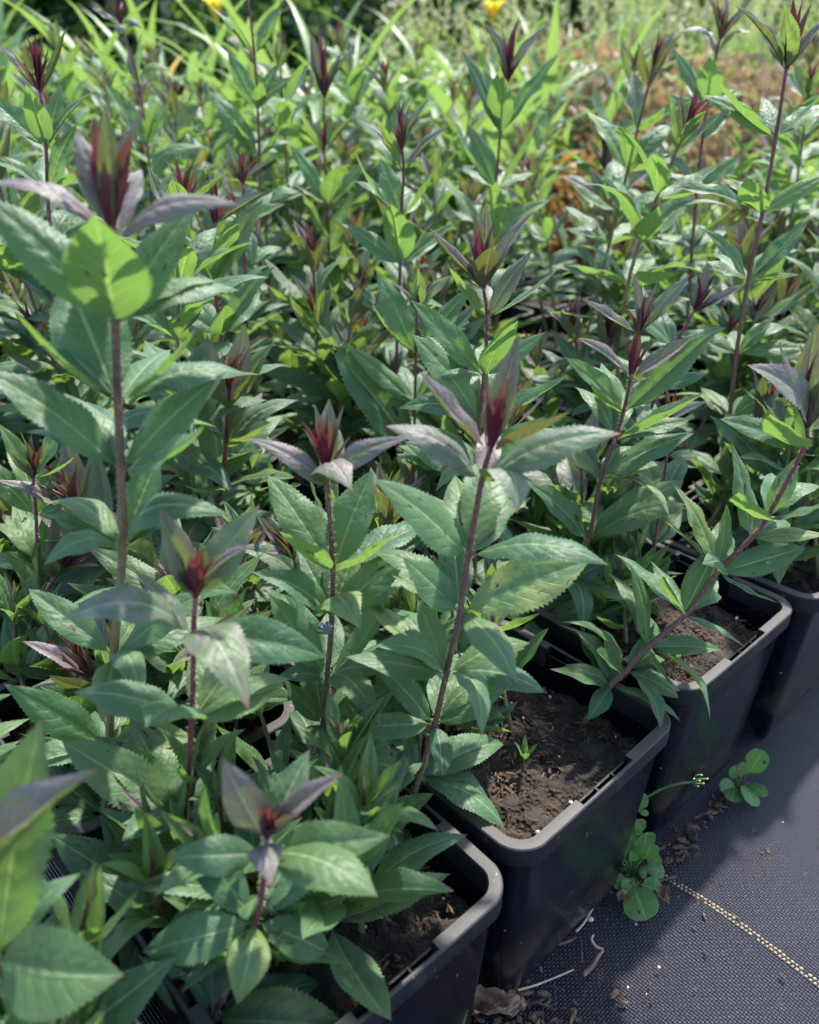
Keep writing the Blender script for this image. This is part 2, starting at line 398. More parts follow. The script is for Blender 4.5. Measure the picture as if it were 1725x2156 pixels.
def bud(stem, base, p, up, rg, size=1.0, age=.92, n=7):
    for k in range(n):
        az = k * 2.4 + rg.uniform(-.3, .3); el = R(rg.uniform(54, 87))
        x = Vector((1, 0, 0)) - up * up.x; x.normalize(); y = up.cross(x); d = x * math.cos(az) + y * math.sin(az)
        c = d * math.cos(el) + up * math.sin(el)
        put_leaf(stem, base, p + d * .0008, p + c * .026 * size * rg.uniform(.65, 1.1), up, 'b', min(1, age + rg.uniform(-.3, .1)), rg)

def auto_stem(plant, base, top, rg, nw=8, per=4, size=1.0, hairs=False, green=None, young=1.0, skip_low=0, budn=10):
    """a stem with whorls of leaves from base to top"""
    H_ = (top - base).length
    side = Vector((rg.uniform(-1, 1), rg.uniform(-1, 1), 0)) * .06 * H_
    P = [base, base.lerp(top, .33) + side * .7, base.lerp(top, .66) + side, top]
    o, b0 = make_stem(plant, P, .0021 * size, .0011 * size, rg.uniform(.25, .95) if green is None else green, rg, hairs)
    C = catmull(P, 12)
    ph = rg.uniform(0, 6.28)
    for k in range(nw):
        t = (k + .9) / (nw + .35)
        if k < skip_low: continue
        i = min(int(t * (len(C) - 1)), len(C) - 2); p = C[i].lerp(C[i + 1], t * (len(C) - 1) - i)
        up = (C[i + 1] - C[i]).normalized()
        kk = nw - 1 - k                                 # 0 is the topmost whorl
        if kk == 0: el, ln, kinds, age, wd = R(58), .037, 'yyc', .55 * young, .30
        elif kk == 1: el, ln, kinds, age, wd = R(42), .048, 'fcay', .28 * young, .34
        elif kk == 2: el, ln, kinds, age, wd = R(36), .056, 'fca', .07 * young, .36
        else:
            s = kk / max(nw - 1, 1)
            el, ln, kinds, age, wd = R(32 - 34 * s), .058 - .014 * s, 'fffaar' if s > .4 else 'ffca', 0.0, None
        whorl(o, b0, p, up, per if kk > 0 else 4, ph + k * .8, el, ln * size, kinds, age, rg, wd)
    up = (C[-1] - C[-2]).normalized()
    if budn: bud(o, b0, C[-1] - up * .002, up, rg, size * (.8 + .2 * young), .95 if young > .5 else .6, budn)
    return o

# ------------------------------------------------------------------ ground
A0 = Vector((-.0511, .1399, 0))                     # near corner of the first pot of the front row
def build_ground():
    def ax(lo, hi, step, far):
        a = list(np.arange(lo, hi, step)); return [-far, -20, -6, -2.2] + a + [2.6, 7, 20, far]
    X = ax(-.5, 1.0, .012, 120); Y = ax(-.6, .12, .012, 120)
    rg = np.random.RandomState(5); ph = rg.uniform(0, 6.28, 6)
    V = []
    for y in Y:
        for x in X:
            m = math.exp(-((x - .3) / .5) ** 2 - ((y + .2) / .35) ** 2)
            z = m * (.0035 * math.sin(14 * x + 5 * y + ph[0]) + .0026 * math.sin(31 * y - 8 * x + ph[1]) + .0016 * math.sin(47 * x + 22 * y + ph[2])) - .001
            V.append((x, y, z))
    nx = len(X)
    F = [(j * nx + i, j * nx + i + 1, (j + 1) * nx + i + 1, (j + 1) * nx + i) for j in range(len(Y) - 1) for i in range(nx - 1)]
    g = obj('ground', mesh('ground_sheet', V, F, M['mat']), loc=A0); g.rotation_euler = (0, 0, PHI)
    g['kind'] = 'structure'; g['label'] = 'black woven weed mat with a pale stitched line covering the ground'
    sm = MB(); n = 6                                     # one stitch: a small raised pillow
    Vs = []; Fs = []
    for a in range(4):
        th = math.pi / 2 * a / 3
        for k in range(8): Vs.append((math.cos(k * math.pi / 4) * math.cos(th) * .00085, math.sin(k * math.pi / 4) * math.cos(th) * .00105, math.sin(th) * .0008))
    Fs = [(a * 8 + k, a * 8 + (k + 1) % 8, (a + 1) * 8 + (k + 1) % 8, (a + 1) * 8 + k) for a in range(3) for k in range(8)]
    st = mesh('stitch_bead', Vs, Fs, M['stitch'])
    rr = random.Random(2)
    for k in range(95):
        yy = .012 - k * .0025
        xx = .2835 + (.012 - yy) * .045 + .0012 * math.sin(k * .11)
        m = math.exp(-((xx - .3) / .5) ** 2 - ((yy + .2) / .35) ** 2)
        z = m * (.0035 * math.sin(14 * xx + 5 * yy + ph[0]) + .0026 * math.sin(31 * yy - 8 * xx + ph[1]) + .0016 * math.sin(47 * xx + 22 * yy + ph[2])) - .001
        for s in (0, 1):
            if rr.random() < .04: continue
            obj('stitch', st, g, mtx=Matrix.Translation((xx + (s - .5) * .0024 + rr.uniform(-.0002, .0002), yy - s * .00125, z)) @ Matrix.Rotation(.5 + rr.uniform(-.2, .2), 4, 'Z') @ Matrix.Scale(rr.uniform(.8, 1.1), 4))
    return g
ground = build_ground()

# ------------------------------------------------------------------ pots
RIM_Z = .135; SOIL_Z = .113; HALF = .065
def perimeter():
    """stations of a rounded square: (side index or corner, parameter)"""
    S = []
    for s in range(4):
        for t in (-.030, -.0202, -.0200, -.0198, 0, .0198, .0200, .0202, .030): S.append((s, t, None, abs(t) < .0201))
        for k in range(1, 8): S.append((s, None, k / 8, False))
    return S
def pt_on(st, inset, rad=.017):
    s, t, ck, _ = st
    a = HALF - inset; r = max(rad - inset, .003)
    if ck is None: p = Vector((t, -a))
    else:
        an = -math.pi / 2 + ck * math.pi / 2; p = Vector((a - r + r * math.cos(an), -a + r + r * math.sin(an)))
    c, s_ = math.cos(s * math.pi / 2), math.sin(s * math.pi / 2)
    return (p.x * c - p.y * s_, p.x * s_ + p.y * c)
def loft(profile, smooth_caps=None):
    S = perimeter(); V = []; n = len(S)
    m = None
    for st in S:
        pr = profile(st); m = len(pr)
        for d, z in pr: x, y = pt_on(st, d); V.append((x, y, z))
    F = [(i * m + j, ((i + 1) % n) * m + j, ((i + 1) % n) * m + j + 1, i * m + j + 1) for i in range(n) for j in range(m - 1)]
    return V, F, n, m
def pot_meshes():
    def rim_pr(st):
        if st[3]: return [(.0026, -.0115), (.0006, -.0118), (.0, -.0105), (.0, -.0006), (.0006, 0), (.0014, 0), (.0021, -.0006), (.0022, -.0150), (.0050, -.0150), (.0052, -.0036), (.0062, -.0036), (.0063, -.0172)]
        return [(.0026, -.0115), (.0006, -.0118), (.0, -.0105), (.0, -.0006), (.0006, 0), (.0014, 0), (.0026, .0001), (.0040, .0001), (.0052, 0), (.0058, 0), (.0062, -.0006), (.0063, -.0172)]
    V, F, n, m = loft(rim_pr)
    mb = MB(); mb.add(V, F)
    for s in range(4):
        rot = Matrix.Rotation(s * math.pi / 2, 3, 'Z')
        for t in (-.0066, .0066): mb.box(rot @ Vector((t, -HALF + .0037, -.0085)), (.0010, .0029, .0140), rot)
    rim = mb.build('pot_rim', [M['rim'], M['pot']]); PS = perimeter(); mm = m - 1
    rim.polygons.foreach_set('material_index', [1 if i >= len(F) or (PS[i // mm][3] and PS[(i // mm + 1) % len(PS)][3] and i % mm >= 6) else 0 for i in range(len(rim.polygons))]); rim.polygons.foreach_set('use_smooth', [len(p.vertices) == 4 and i < len(F) for i, p in enumerate(rim.polygons)]); rim.set_sharp_from_angle(angle=R(28))
    def wall_pr(st):
        return [(.0079, -.0148), (.0095, -.035), (.0025, -.0113)][:0] + [(.0026, -.0112), (.0036, -.014), (.0065, -.05), (.0105, -.100), (.0125, -.128), (.0140, -.1345)]
    V, F, n, m = loft(wall_pr)
    F = list(F) + [tuple(i * m + m - 1 for i in range(n))]
    wall = mesh('pot_wall', V, F, M['pot'])
    def in_pr(st): return [(.0064, -.0135), (.0088, -.045)]
    V, F, n, m = loft(in_pr)
    F = [f[::-1] for f in F]
    inner = mesh('pot_inner', V, F, M['pot'])
    return rim, wall, inner
POT_RIM, POT_WALL, POT_IN = pot_meshes()
def soil_mesh(seed):
    rg = np.random.RandomState(seed); n = 64; g = np.zeros((n, n))
    for k in range(34):
        fx, fy = rg.normal(0, 1, 2) * (40 + 500 * (k / 34) ** 1.2); a = .0011 / (1 + k * .06)
        xs = np.linspace(-.06, .06, n); X, Y = np.meshgrid(xs, xs); g += a * np.sin(X * fx + Y * fy + rg.uniform(0, 6.28))
    g += rg.normal(0, .00055, (n, n))
    h = .0568
    V = []
    for j in range(n):
        for i in range(n):
            u, v = i / (n - 1) * 2 - 1, j / (n - 1) * 2 - 1
            # squircle so that the corners stay inside the wall
            k = 1 - .07 * (u * u * v * v)
            V.append((u * h * k, v * h * k, g[j, i] - .002 * (abs(u) ** 6 + abs(v) ** 6)))
    F = [(j * n + i, j * n + i + 1, (j + 1) * n + i + 1, (j + 1) * n + i) for j in range(n - 1) for i in range(n - 1)]
    return mesh('soil_top', V, F, M['soil'])
SOIL = [soil_mesh(k) for k in range(4)]
def crumbs_mesh(seed, n=1900):
    rg = random.Random(seed); a = MB(); b = MB()
    for k in range(n):
        x, y = rg.uniform(-.053, .053), rg.uniform(-.053, .053); r = rg.choice((.0004, .0005, .0006, .0008, .0013)) * rg.uniform(.7, 1.2)
        a.blob((x, y, .0004 + r * .3), r, rg, (rg.uniform(.5, 3.0), rg.uniform(.3, .8), rg.uniform(.3, .8)))
    for k in range(70):
        x, y = rg.uniform(-.05, .05), rg.uniform(-.05, .05); an = rg.uniform(0, 6.28); ln = rg.uniform(.002, .008); dx, dy = math.cos(an) * ln, math.sin(an) * ln
        a.tube([Vector((x, y, .001)), Vector((x + dx * .5 - dy * .15, y + dy * .5 + dx * .15, .0025)), Vector((x + dx, y + dy, .0012))], [.0003, .0004, .0002], 4)
    for k in range(14):
        x, y = rg.uniform(-.053, .053), rg.uniform(-.053, .053); r = rg.uniform(.0005, .0013)
        b.blob((x, y, .0022), r, rg)
    return a.build('crumbs', M['bark'], False), b.build('grit', M['perlite'], False)
CRUMB = [crumbs_mesh(k) for k in range(3)]

STEP_I, STEP_J = .1425, .1400
pot_offset = {(0, 0): (0, 0, -1.7), (1, 0): (.0045, .0, .5), (2, 0): (.0090, .003, -.6), (3, 0): (.004, -.002, 1.2)}
def pot_center(i, j):
    rg = random.Random(i * 131 + j * 977 + 5)
    ox, oy, a = pot_offset.get((i, j), (rg.uniform(-.004, .004), rg.uniform(-.004, .004), rg.uniform(-2.5, 2.5)))
    c = A0 + E * (i * STEP_I + HALF + ox) + L * (j * STEP_J + HALF + oy)
    return c, PHI + R(a)
# measured near corners of the four front pots
MEAS = {(0, 0): (-.0511, .1399, 41.6), (1, 0): (.0487, .2358, 43.5), (2, 0): (.1518, .3399, 42.4), (3, 0): (.2578, .4268, 44.2)}
_pc = pot_center
def pot_center(i, j):
    if (i, j) in MEAS:
        x, y, a = MEAS[(i, j)]; a = R(a); e = Vector((math.cos(a), math.sin(a), 0)); l = Vector((-math.sin(a), math.cos(a), 0))
        return Vector((x, y, 0)) + (e + l) * HALF, a
    return _pc(i, j)

POT_LABEL = {
    (0, 0): 'square black pot nearest the bottom edge, front corner of the row, rim slot showing',
    (1, 0): 'square black pot with bare brown soil, second along the front edge of the row',
    (2, 0): 'square black pot under the leaning stem, third along the front edge of the row',
    (3, 0): 'square black pot at the far right, fourth along the front edge of the row',
    (-1, 0): 'square black pot below the bottom left corner, mostly hidden by leaves',
    (0, 1): 'square black pot behind the nearest pot, under the tall stem on the left',
    (1, 1): 'square black pot just behind the bare-soil pot, hidden in foliage',
    (2, 1): 'square black pot just behind the pot with the leaning stem',
    (3, 1): 'square black pot behind the far right front pot, rim glimpsed between leaves',
}
def in_view(c, pad=.12):
    return c.y > .02 and abs(c.x) < .52 * max(c.y, .0) + pad + .05
pots = {}
for i in range(-2, 16):
    for j in range(0, 14):
        c, a = pot_center(i, j)
        if not in_view(c) or c.y > 1.52 - .12 * c.x: continue
        if (i < 0 and j > 1) : 
            if not in_view(c, .02): continue
        e = obj('plant_pot', None, loc=(c.x, c.y, RIM_Z)); e.rotation_euler = (0, 0, a)
        if (i, j) in POT_LABEL: tag(e, POT_LABEL[(i, j)], 'pot', 'square black plant pots')
        else:
            q = c.x / max(c.y, .05)
            tag(e, 'square black pot lost under foliage in the %s, %s of the bed' % ('front rows' if c.y < .6 else 'middle rows' if c.y < 1. else 'back rows', 'left' if q < -.18 else 'middle' if q < .18 else 'right'), 'pot', 'square black plant pots')
        obj('rim', POT_RIM, e); wl = obj('wall', POT_WALL, e); obj('inner_wall', POT_IN, e)
        rg = random.Random(i * 31 + j * 17)
        s = obj('soil', rg.choice(SOIL), e, mtx=Matrix.Translation((0, 0, SOIL_Z - RIM_Z)) @ Matrix.Rotation(rg.choice((0, 1, 2, 3)) * math.pi / 2, 4, 'Z'))
        if c.y < .75:
            q = rg.choice(CRUMB)
            k = obj('soil_crumbs', q[0], s); k['kind'] = 'stuff'; k = obj('perlite_grains', q[1], s); k['kind'] = 'stuff'
        pots[(i, j)] = (c, a)

# ------------------------------------------------------------------ the plants whose stems the photograph shows one by one
# node: (x, y, age, [(tip x, tip y, depth offset, kind, age, width)], hidden leaves at the back)
def lf(x, y, d=0.0, k='f', a=None, w=None, roll=None): return (x, y, d, k, a, w, roll)
HERO = []
def hero(pot, Y, nodes, base=None, r=(.0021, .0012), green=.2, lean=0.0): HERO.append(dict(pot=pot, Y=Y, nodes=nodes, base=base, r=r, green=green, lean=lean))

hero((0, 1), .267, base=(222, 1775), r=(.0024, .0016), green=.5, nodes=[
    (236, 478, 1, [lf(160, 275, .004, 'a', .50, .40), lf(222, 222, -.010, 'c', .50, .22), lf(306, 232, .004, 'y', .62, .34), lf(282, 270, -.006, 'b', .9, .5), lf(200, 262, -.006, 'b', .95, .5), lf(196, 240, .002, 'b', .95, .3), lf(262, 262, .012, 'b', .95), lf(240, 300, -.002, 'b', 1)], 0),
    (240, 505, .5, [lf(-40, 392, -.006, 'a', .5, .28), lf(505, 432, -.012, 'a', .5, .27)], 1),
    (243, 682, .05, [lf(198, 452, -.030, 'f', 0, .56, 0.), lf(418, 425, .018, 'f', .0, .42), lf(-50, 405, .006, 'a', .06, .36)], 1),
    (249, 846, 0, [lf(28, 648, -.020, 'c', 0, .40), lf(412, 690, -.012, 'c', 0, .34), lf(140, 585, .030, 'f', 0, .55)], 1),
    (254, 985, 0, [lf(-60, 768, -.004, 'f', 0, .36), lf(476, 784, .012, 'f', 0, .42), lf(432, 896, -.030, 'c', 0, .40, .5)], 1),
    (259, 1150, 0, [lf(92, 1190, -.022, 'r', 0, .44), lf(335, 962, .022, 'f', 0, .46), lf(486, 1085, -.004, 'r', 0, .40)], 1),
    (240, 1380, 0, [lf(60, 1240, .012, 'f', 0), lf(440, 1240, .015, 'f', 0)], 1),
    (230, 1570, 0, [lf(8, 1440, -.008, 'f', 0, .34), lf(420, 1560, -.004, 'a', 0, .46), lf(140, 1480, .02, 'f')], 1),
    (224, 1720, 0, [lf(70, 1830, -.02, 'a', 0)], 2)])
hero((0, 0), .233, base=(318, 1905), r=(.0018, .0011), green=-.1, nodes=[
    (412, 1258, 1, [lf(336, 1068, -.002, 'y', .42, .34), lf(548, 1062, .012, 'f', .30, .42), lf(528, 1148, -.008, 'y', .55, .28), lf(345, 1200, -.006, 'y', .5, .4), lf(400, 1172, -.010, 'b', 1, .34), lf(424, 1166, -.010, 'b', 1, .34), lf(412, 1184, -.012, 'b', 1, .4)], 0),
    (408, 1335, .35, [lf(128, 1308, -.014, 'r', .30, .40), lf(524, 1494, -.040, 'r', .30, .46), lf(690, 1386, .004, 'a', .05, .40)], 1),
    (404, 1515, 0, [lf(155, 1458, -.004, 'a', 0, .40), lf(306, 1532, -.034, 'a', 0, .52), lf(600, 1440, .012, 'f', 0, .42)], 1),
    (384, 1722, 0, [lf(256, 1772, -.024, 'a', 0, .55), lf(560, 1630, .01, 'f', 0, .42), lf(130, 1560, .012, 'f', 0, .44)], 1),
    (326, 1888, 0, [lf(105, 1755, .006, 'a', 0, .40), lf(262, 2070, -.030, 'f', 0, .50), lf(540, 1850, -.002, 'f', 0, .40)], 2)])
hero((0, 0), .182, base=(436, 2165), r=(.0016, .0010), green=-.2, nodes=[
    (562, 1762, 1, [lf(468, 1596, -.004, 'f', .52, .34), lf(722, 1630, -.002, 'y', .50, .32), lf(652, 1578, .020, 'f', .16, .42), lf(566, 1698, -.008, 'b', 1, .34), lf(546, 1702, -.008, 'b', 1, .34), lf(586, 1704, -.008, 'b', 1, .34)], 0),
    (560, 1796, .2, [lf(572, 1868, -.020, 'r', .42, .60), lf(822, 1760, -.002, 'f', .10, .40), lf(357, 1806, -.006, 'a', .14, .46), lf(796, 1888, -.020, 'a', .05, .46)], 0),
    (538, 1942, 0, [lf(300, 2004, -.006, 'a', 0, .44), lf(500, 2115, -.024, 'r', 0, .60), lf(700, 2010, .006, 'f', 0, .44)], 1),
    (448, 2145, 0, [lf(748, 2165, -.004, 'a', 0, .46), lf(290, 2010, .010, 'f', 0), lf(300, 2230, -.01, 'a', 0)], 1)])
hero((-1, 0), .150, base=(60, 2700), r=(.0018, .0012), green=-.1, nodes=[
    (-60, 1915, .6, [lf(206, 1620, -.002, 'y', .46, .30), lf(-150, 1700, .0, 'y', .5)], 0),
    (-10, 2020, .2, [lf(262, 2052, -.006, 'a', .05, .66, .25), lf(88, 1515, .020, 'f', .10, .36), lf(172, 1838, .018, 'a', 0, .34)], 0),
    (90, 2240, 0, [lf(212, 1815, .015, 'c', 0, .30), lf(380, 2010, .02, 'f'), lf(-90, 2080, .01, 'a')], 1)])
hero((0, 0), .296, base=(668, 1690), r=(.0019, .0011), green=.35, nodes=[
    (688, 988, 1, [lf(630, 880, -.002, 'b', .9, .3), lf(660, 846, .004, 'b', .72, .34), lf(694, 838, .010, 'y', .45, .4), lf(726, 848, .004, 'b', .72, .34), lf(652, 908, -.006, 'b', 1, .34), lf(704, 872, -.006, 'b', .85), lf(676, 900, -.008, 'b', 1)], 0),
    (690, 1026, .5, [lf(520, 922, -.006, 'a', .50, .27), lf(868, 920, -.012, 'a', .46, .28), lf(742, 1034, -.026, 'r', .44, .62), lf(712, 900, .022, 'f', .32, .42)], 0),
    (701, 1200, 0, [lf(588, 1118, -.026, 'c', 0, .38), lf(830, 1122, -.026, 'c', 0, .34), lf(564, 1000, .022, 'f', 0, .42), lf(785, 990, .020, 'f', 0, .46)], 0),
    (699, 1297, 0, [lf(530, 1206, -.004, 'a', 0, .40), lf(872, 1156, .002, 'f', 0, .40), lf(760, 1326, -.032, 'r', 0, .60), lf(622, 1150, .024, 'f', 0, .42), lf(760, 1130, .026, 'f', 0, .42)], 0),
    (690, 1424, 0, [lf(566, 1250, .008, 'f', 0, .38), lf(820, 1236, .008, 'c', 0, .34), lf(812, 1412, -.010, 'a', 0, .50), lf(585, 1424, -.006, 'a', 0, .42)], 1),
    (681, 1524, 0, [lf(596, 1430, .0, 'f', 0, .36), lf(848, 1440, -.004, 'f', 0, .36), lf(655, 1598, -.026, 'a', 0, .66)], 1),
    (674, 1620, 0, [lf(850, 1500, .0, 'f', 0, .40), lf(770, 1645, -.018, 'a', .0, .50), lf(560, 1560, .0, 'a')], 1)])
hero((0, 0), .277, base=(832, 1750), r=(.0020, .0012), green=.25, nodes=[
    (1032, 948, 1, [lf(1094, 700, .010, 'y', .52, .28), lf(884, 782, -.004, 'y', .58, .32), lf(1200, 866, -.016, 'y', .60, .34, -.6), lf(1018, 790, -.004, 'b', 1, .26), lf(1056, 826, -.010, 'b', 1, .28), lf(1034, 846, -.012, 'b', 1, .28), lf(1070, 786, -.008, 'b', .85, .26)], 0),
    (1014, 1015, .45, [lf(812, 897, -.004, 'a', .36, .42), lf(1308, 913, -.008, 'a', .28, .36), lf(1088, 1082, -.030, 'r', .30, .62), ], 1),
    (986, 1172, 0, [lf(782, 1006, -.006, 'f', 0, .46), lf(1282, 1190, -.016, 'a', 0, .34), lf(1010, 990, .028, 'f', 0, .46)], 1),
    (969, 1288, 0, [lf(846, 1172, .0, 'f', 0, .50), lf(1244, 1176, .008, 'f', 0, .42), lf(1088, 1436, -.034, 'a', 0, .44)], 1),
    (940, 1418, 0, [lf(790, 1362, -.014, 'a', 0, .50), lf(1152, 1460, -.020, 'a', 0, .40), lf(880, 1262, .02, 'f')], 1),
    (916, 1524, 0, [lf(792, 1390, .004, 'f', 0, .36), lf(1074, 1444, .0, 'f', 0, .36), lf(932, 1636, -.026, 'f', 0, .50)], 1),
    (882, 1640, 0, [lf(748, 1600, -.010, 'a', 0, .50), lf(1064, 1746, -.020, 'a', 0, .42)], 1),
    (848, 1722, 0, [lf(800, 1866, -.020, 'f', 0, .46), lf(990, 1780, -.004, 'a', 0, .5), lf(640, 1640, .0, 'f', 0)], 2)])
hero((1, 1), .420, base=(985, 1345), r=(.0019, .0011), green=.0, nodes=[
    (1018, 606, 1, [lf(1000, 436, .004, 'b', .82, .22), lf(1024, 424, .010, 'y', .45, .3), lf(1047, 450, .002, 'b', .9), lf(988, 500, -.004, 'b', 1), lf(1010, 480, -.004, 'b', 1, .3), lf(1036, 520, -.020, 'y', .66, .5), lf(1128, 442, -.002, 'y', .55, .28), lf(902, 478, -.004, 'y', .52, .26)], 0),
    (1026, 668, .4, [lf(1126, 522, -.004, 'f', .42, .36), lf(946, 562, -.016, 'c', .10, .36), lf(1174, 566, -.006, 'c', .15, .26)], 1),
    (1020, 792, 0, [lf(1092, 674, -.022, 'f', 0, .50), lf(1150, 698, .004, 'f', .0, .3), lf(866, 632, .0, 'f', 0, .30), lf(900, 800, -.004, 'a', 0, .3)], 1),
    (1010, 884, 0, [lf(868, 704, .004, 'f', 0, .42), lf(1194, 792, -.010, 'c', 0, .30), lf(836, 862, -.004, 'a', 0)], 1),
    (1002, 1000, 0, [lf(1150, 880, .0, 'f'), lf(850, 930, .0, 'f')], 2), (995, 1120, 0, [], 4), (990, 1230, 0, [], 4)])
hero((1, 0), .425, base=(1105, 1400), r=(.0019, .0010), green=-.1, nodes=[
    (1344, 700, .95, [lf(1332, 572, .002, 'y', .56, .26), lf(1388, 588, .002, 'b', .72, .26), lf(1352, 612, .006, 'b', .95), lf(1454, 578, .0, 'f', .36, .30), lf(1234, 632, .0, 'y', .50, .30)], 0),
    (1328, 796, .9, [lf(1318, 696, .0, 'b', .92), lf(1346, 676, -.004, 'b', .85, .3), lf(1384, 710, .0, 'b', .92), lf(1336, 710, -.006, 'b', 1), lf(1216, 712, -.006, 'y', .52, .30), lf(1462, 706, -.006, 'y', .46, .36), lf(1366, 796, -.018, 'c', .45, .6)], 0),
    (1313, 868, .1, [lf(1246, 806, -.018, 'c', .02, .42), lf(1190, 752, -.004, 'f', .08, .28), lf(1500, 700, .0, 'f', .05, .28), lf(1372, 790, .014, 'f', 0, .4)], 0),
    (1296, 924, 0, [lf(1484, 826, -.006, 'c', 0, .26), lf(1455, 884, .004, 'f', 0, .34)], 1),
    (1266, 1004, 0, [lf(1382, 980, -.020, 'c', 0, .50), lf(1462, 912, .0, 'f', 0, .36), lf(1130, 900, .006, 'f', 0)], 1),
    (1238, 1136, 0, [lf(1104, 1012, -.002, 'f', 0, .38), lf(1446, 1062, -.006, 'a', 0, .34), lf(1440, 1010, .006, 'f', 0, .34)], 1),
    (1190, 1222, 0, [lf(1332, 1268, -.012, 'a', 0, .36), lf(1060, 1130, .0, 'f', 0), lf(1330, 1170, .006, 'f')], 1),
    (1138, 1304, 0, [lf(1326, 1272, -.004, 'f', 0, .34), lf(1096, 1378, -.02, 'a', 0, .50), lf(1000, 1240, .0, 'f')], 2)])
hero((1, 0), .345, base=(1245, 1485), r=(.0020, .0012), green=.05, nodes=[
    (1700, 900, .9, [lf(1722, 680, .0, 'y', .5, .4), lf(1760, 760, .0, 'y', .6), lf(1572, 768, -.006, 'a', .44, .44), lf(1730, 800, -.01, 'y', .62, .4), lf(1722, 740, .0, 'b', .95)], 0),
    (1694, 942, .2, [lf(1622, 872, -.022, 'c', .0, .5), lf(1516, 882, .0, 'f', .02, .34), lf(1690, 760, .01, 'f', .05, .36)], 0),
    (1614, 1092, 0, [lf(1556, 1036, -.022, 'c', 0, .50), lf(1760, 1050, -.010, 'c', 0, .36), lf(1680, 960, .01, 'f')], 0),
    (1583, 1132, 0, [lf(1745, 1128, -.002, 'f', 0, .34), lf(1540, 930, .010, 'f', 0)], 0),
    (1512, 1204, 0, [lf(1700, 1152, .0, 'f', 0, .40), lf(1426, 1024, .004, 'f', 0, .34), lf(1642, 1270, -.020, 'c', 0, .20), lf(1530, 1060, .015, 'f')], 0),
    (1443, 1294, 0, [lf(1398, 1212, -.016, 'c', 0, .42), lf(1570, 1364, -.016, 'f', 0, .30), lf(1516, 1130, .008, 'f', 0, .42)], 0),
    (1365, 1362, 0, [lf(1518, 1368, -.002, 'f', 0, .36), lf(1420, 1448, -.020, 'c', 0, .36), lf(1324, 1184, .006, 'f', 0, .36)], 0),
    (1320, 1412, 0, [lf(1256, 1368, -.014, 'c', 0, .44), lf(1430, 1470, -.008, 'a', 0, .36), lf(1380, 1310, .015, 'f', 0, .3)], 0),
    (1287, 1443, 0, [lf(1236, 1518, -.016, 'f', 0, .48), lf(1434, 1520, -.022, 'a', 0, .30), lf(1190, 1400, .0, 'a', 0)], 1)])
hero((3, 0), .554, base=(1512, 1130), r=(.0022, .0013), green=.15, nodes=[
    (1656, 146, 1, [lf(1650, 6, -.020, 'y', .30, .44), lf(1546, 10, -.006, 'y', .48, .26), lf(1770, 20, -.006, 'y', .48, .28), lf(1600, 60, .01, 'f', .4, .3), lf(1690, 0, .01, 'b', .95), lf(1670, -10, .012, 'b', .95), lf(1710, 5, .012, 'b', .9)], 0),
    (1634, 288, .05, [lf(1508, 168, -.010, 'c', .05, .34), lf(1752, 165, -.010, 'c', .02, .36), lf(1474, 200, .008, 'f', .05, .32), lf(1750, 220, .012, 'f')], 1),
    (1606, 448, 0, [lf(1416, 396, -.002, 'f', 0, .28), lf(1752, 362, -.004, 'f', 0, .34), lf(1572, 372, -.022, 'c', 0, .56), lf(1520, 376, .014, 'f', 0, .3)], 1),
    (1576, 590, 0, [lf(1466, 476, .0, 'f', 0, .30), lf(1684, 578, -.014, 'c', 0, .3), lf(1700, 470, .004, 'f', 0, .34), lf(1440, 560, .01, 'f')], 1),
    (1551, 745, 0, [lf(1710, 735, -.004, 'f', 0, .28), lf(1628, 670, .006, 'f', 0, .34), lf(1420, 700, .01, 'f')], 1),
    (1536, 880, 0, [lf(1660, 800, .004, 'f', 0), lf(1650, 880, -.006, 'f')], 1), (1524, 1000, 0, [], 4)])
hero((4, 1), .80, r=(.0022, .0013), green=-.2, nodes=[
    (1516, 84, 1, [lf(1526, -20, -.006, 'y', .66, .36), lf(1488, -10, 0, 'y', .55), lf(1590, -15, .0, 'y', .55, .26), lf(1510, -10, 0, 'b', 1), lf(1535, 0, 0, 'b', 1)], 0),
    (1508, 118, .4, [lf(1420, 74, -.006, 'r', .45, .34), lf(1588, 68, -.008, 'r', .30, .36)], 1),
    (1489, 224, 0, [lf(1500, 114, -.024, 'f', .0, .56), lf(1410, 92, .004, 'f', .05, .30), lf(1560, 190, .01, 'f', 0)], 1),
    (1479, 296, 0, [lf(1400, 190, .004, 'f', 0, .40), lf(1536, 230, .008, 'f', 0, .36), lf(1396, 250, -.01, 'c', 0, .3)], 1),
    (1468, 400, 0, [lf(1360, 330, 0, 'a'), lf(1560, 330, 0, 'f')], 2), (1458, 520, 0, [], 4), (1450, 640, 0, [], 4)])
hero((4, 3), .78, r=(.0020, .0012), green=-.2, nodes=[
    (1069, 172, 1, [lf(1054, 38, .0, 'b', .72, .2), lf(1098, 28, .004, 'b', .9, .2), lf(1078, 62, .0, 'b', 1), lf(1044, 66, 0, 'b', 1), lf(1086, 60, -.004, 'b', 1), lf(1016, 44, -.004, 'y', .55, .3), lf(1154, 52, -.006, 'y', .52, .28), lf(1110, 100, .005, 'y', .45)], 0),
    (1054, 282, .0, [lf(1052, 140, -.022, 'f', .02, .48), lf(970, 102, .0, 'f', .08, .26), lf(1176, 116, .0, 'f', .05, .24), lf(1020, 150, .012, 'f', .05)], 0),
    (1044, 398, 0, [lf(948, 234, -.006, 'c', 0, .30), lf(1138, 238, -.008, 'c', 0, .34), lf(985, 260, .01, 'f')], 1),
    (1036, 500, 0, [lf(1045, 380, -.02, 'f', 0, .5), lf(930, 380, .0, 'f'), lf(1160, 420, 0, 'f')], 1), (1030, 620, 0, [], 3), (1025, 740, 0, [], 3)])
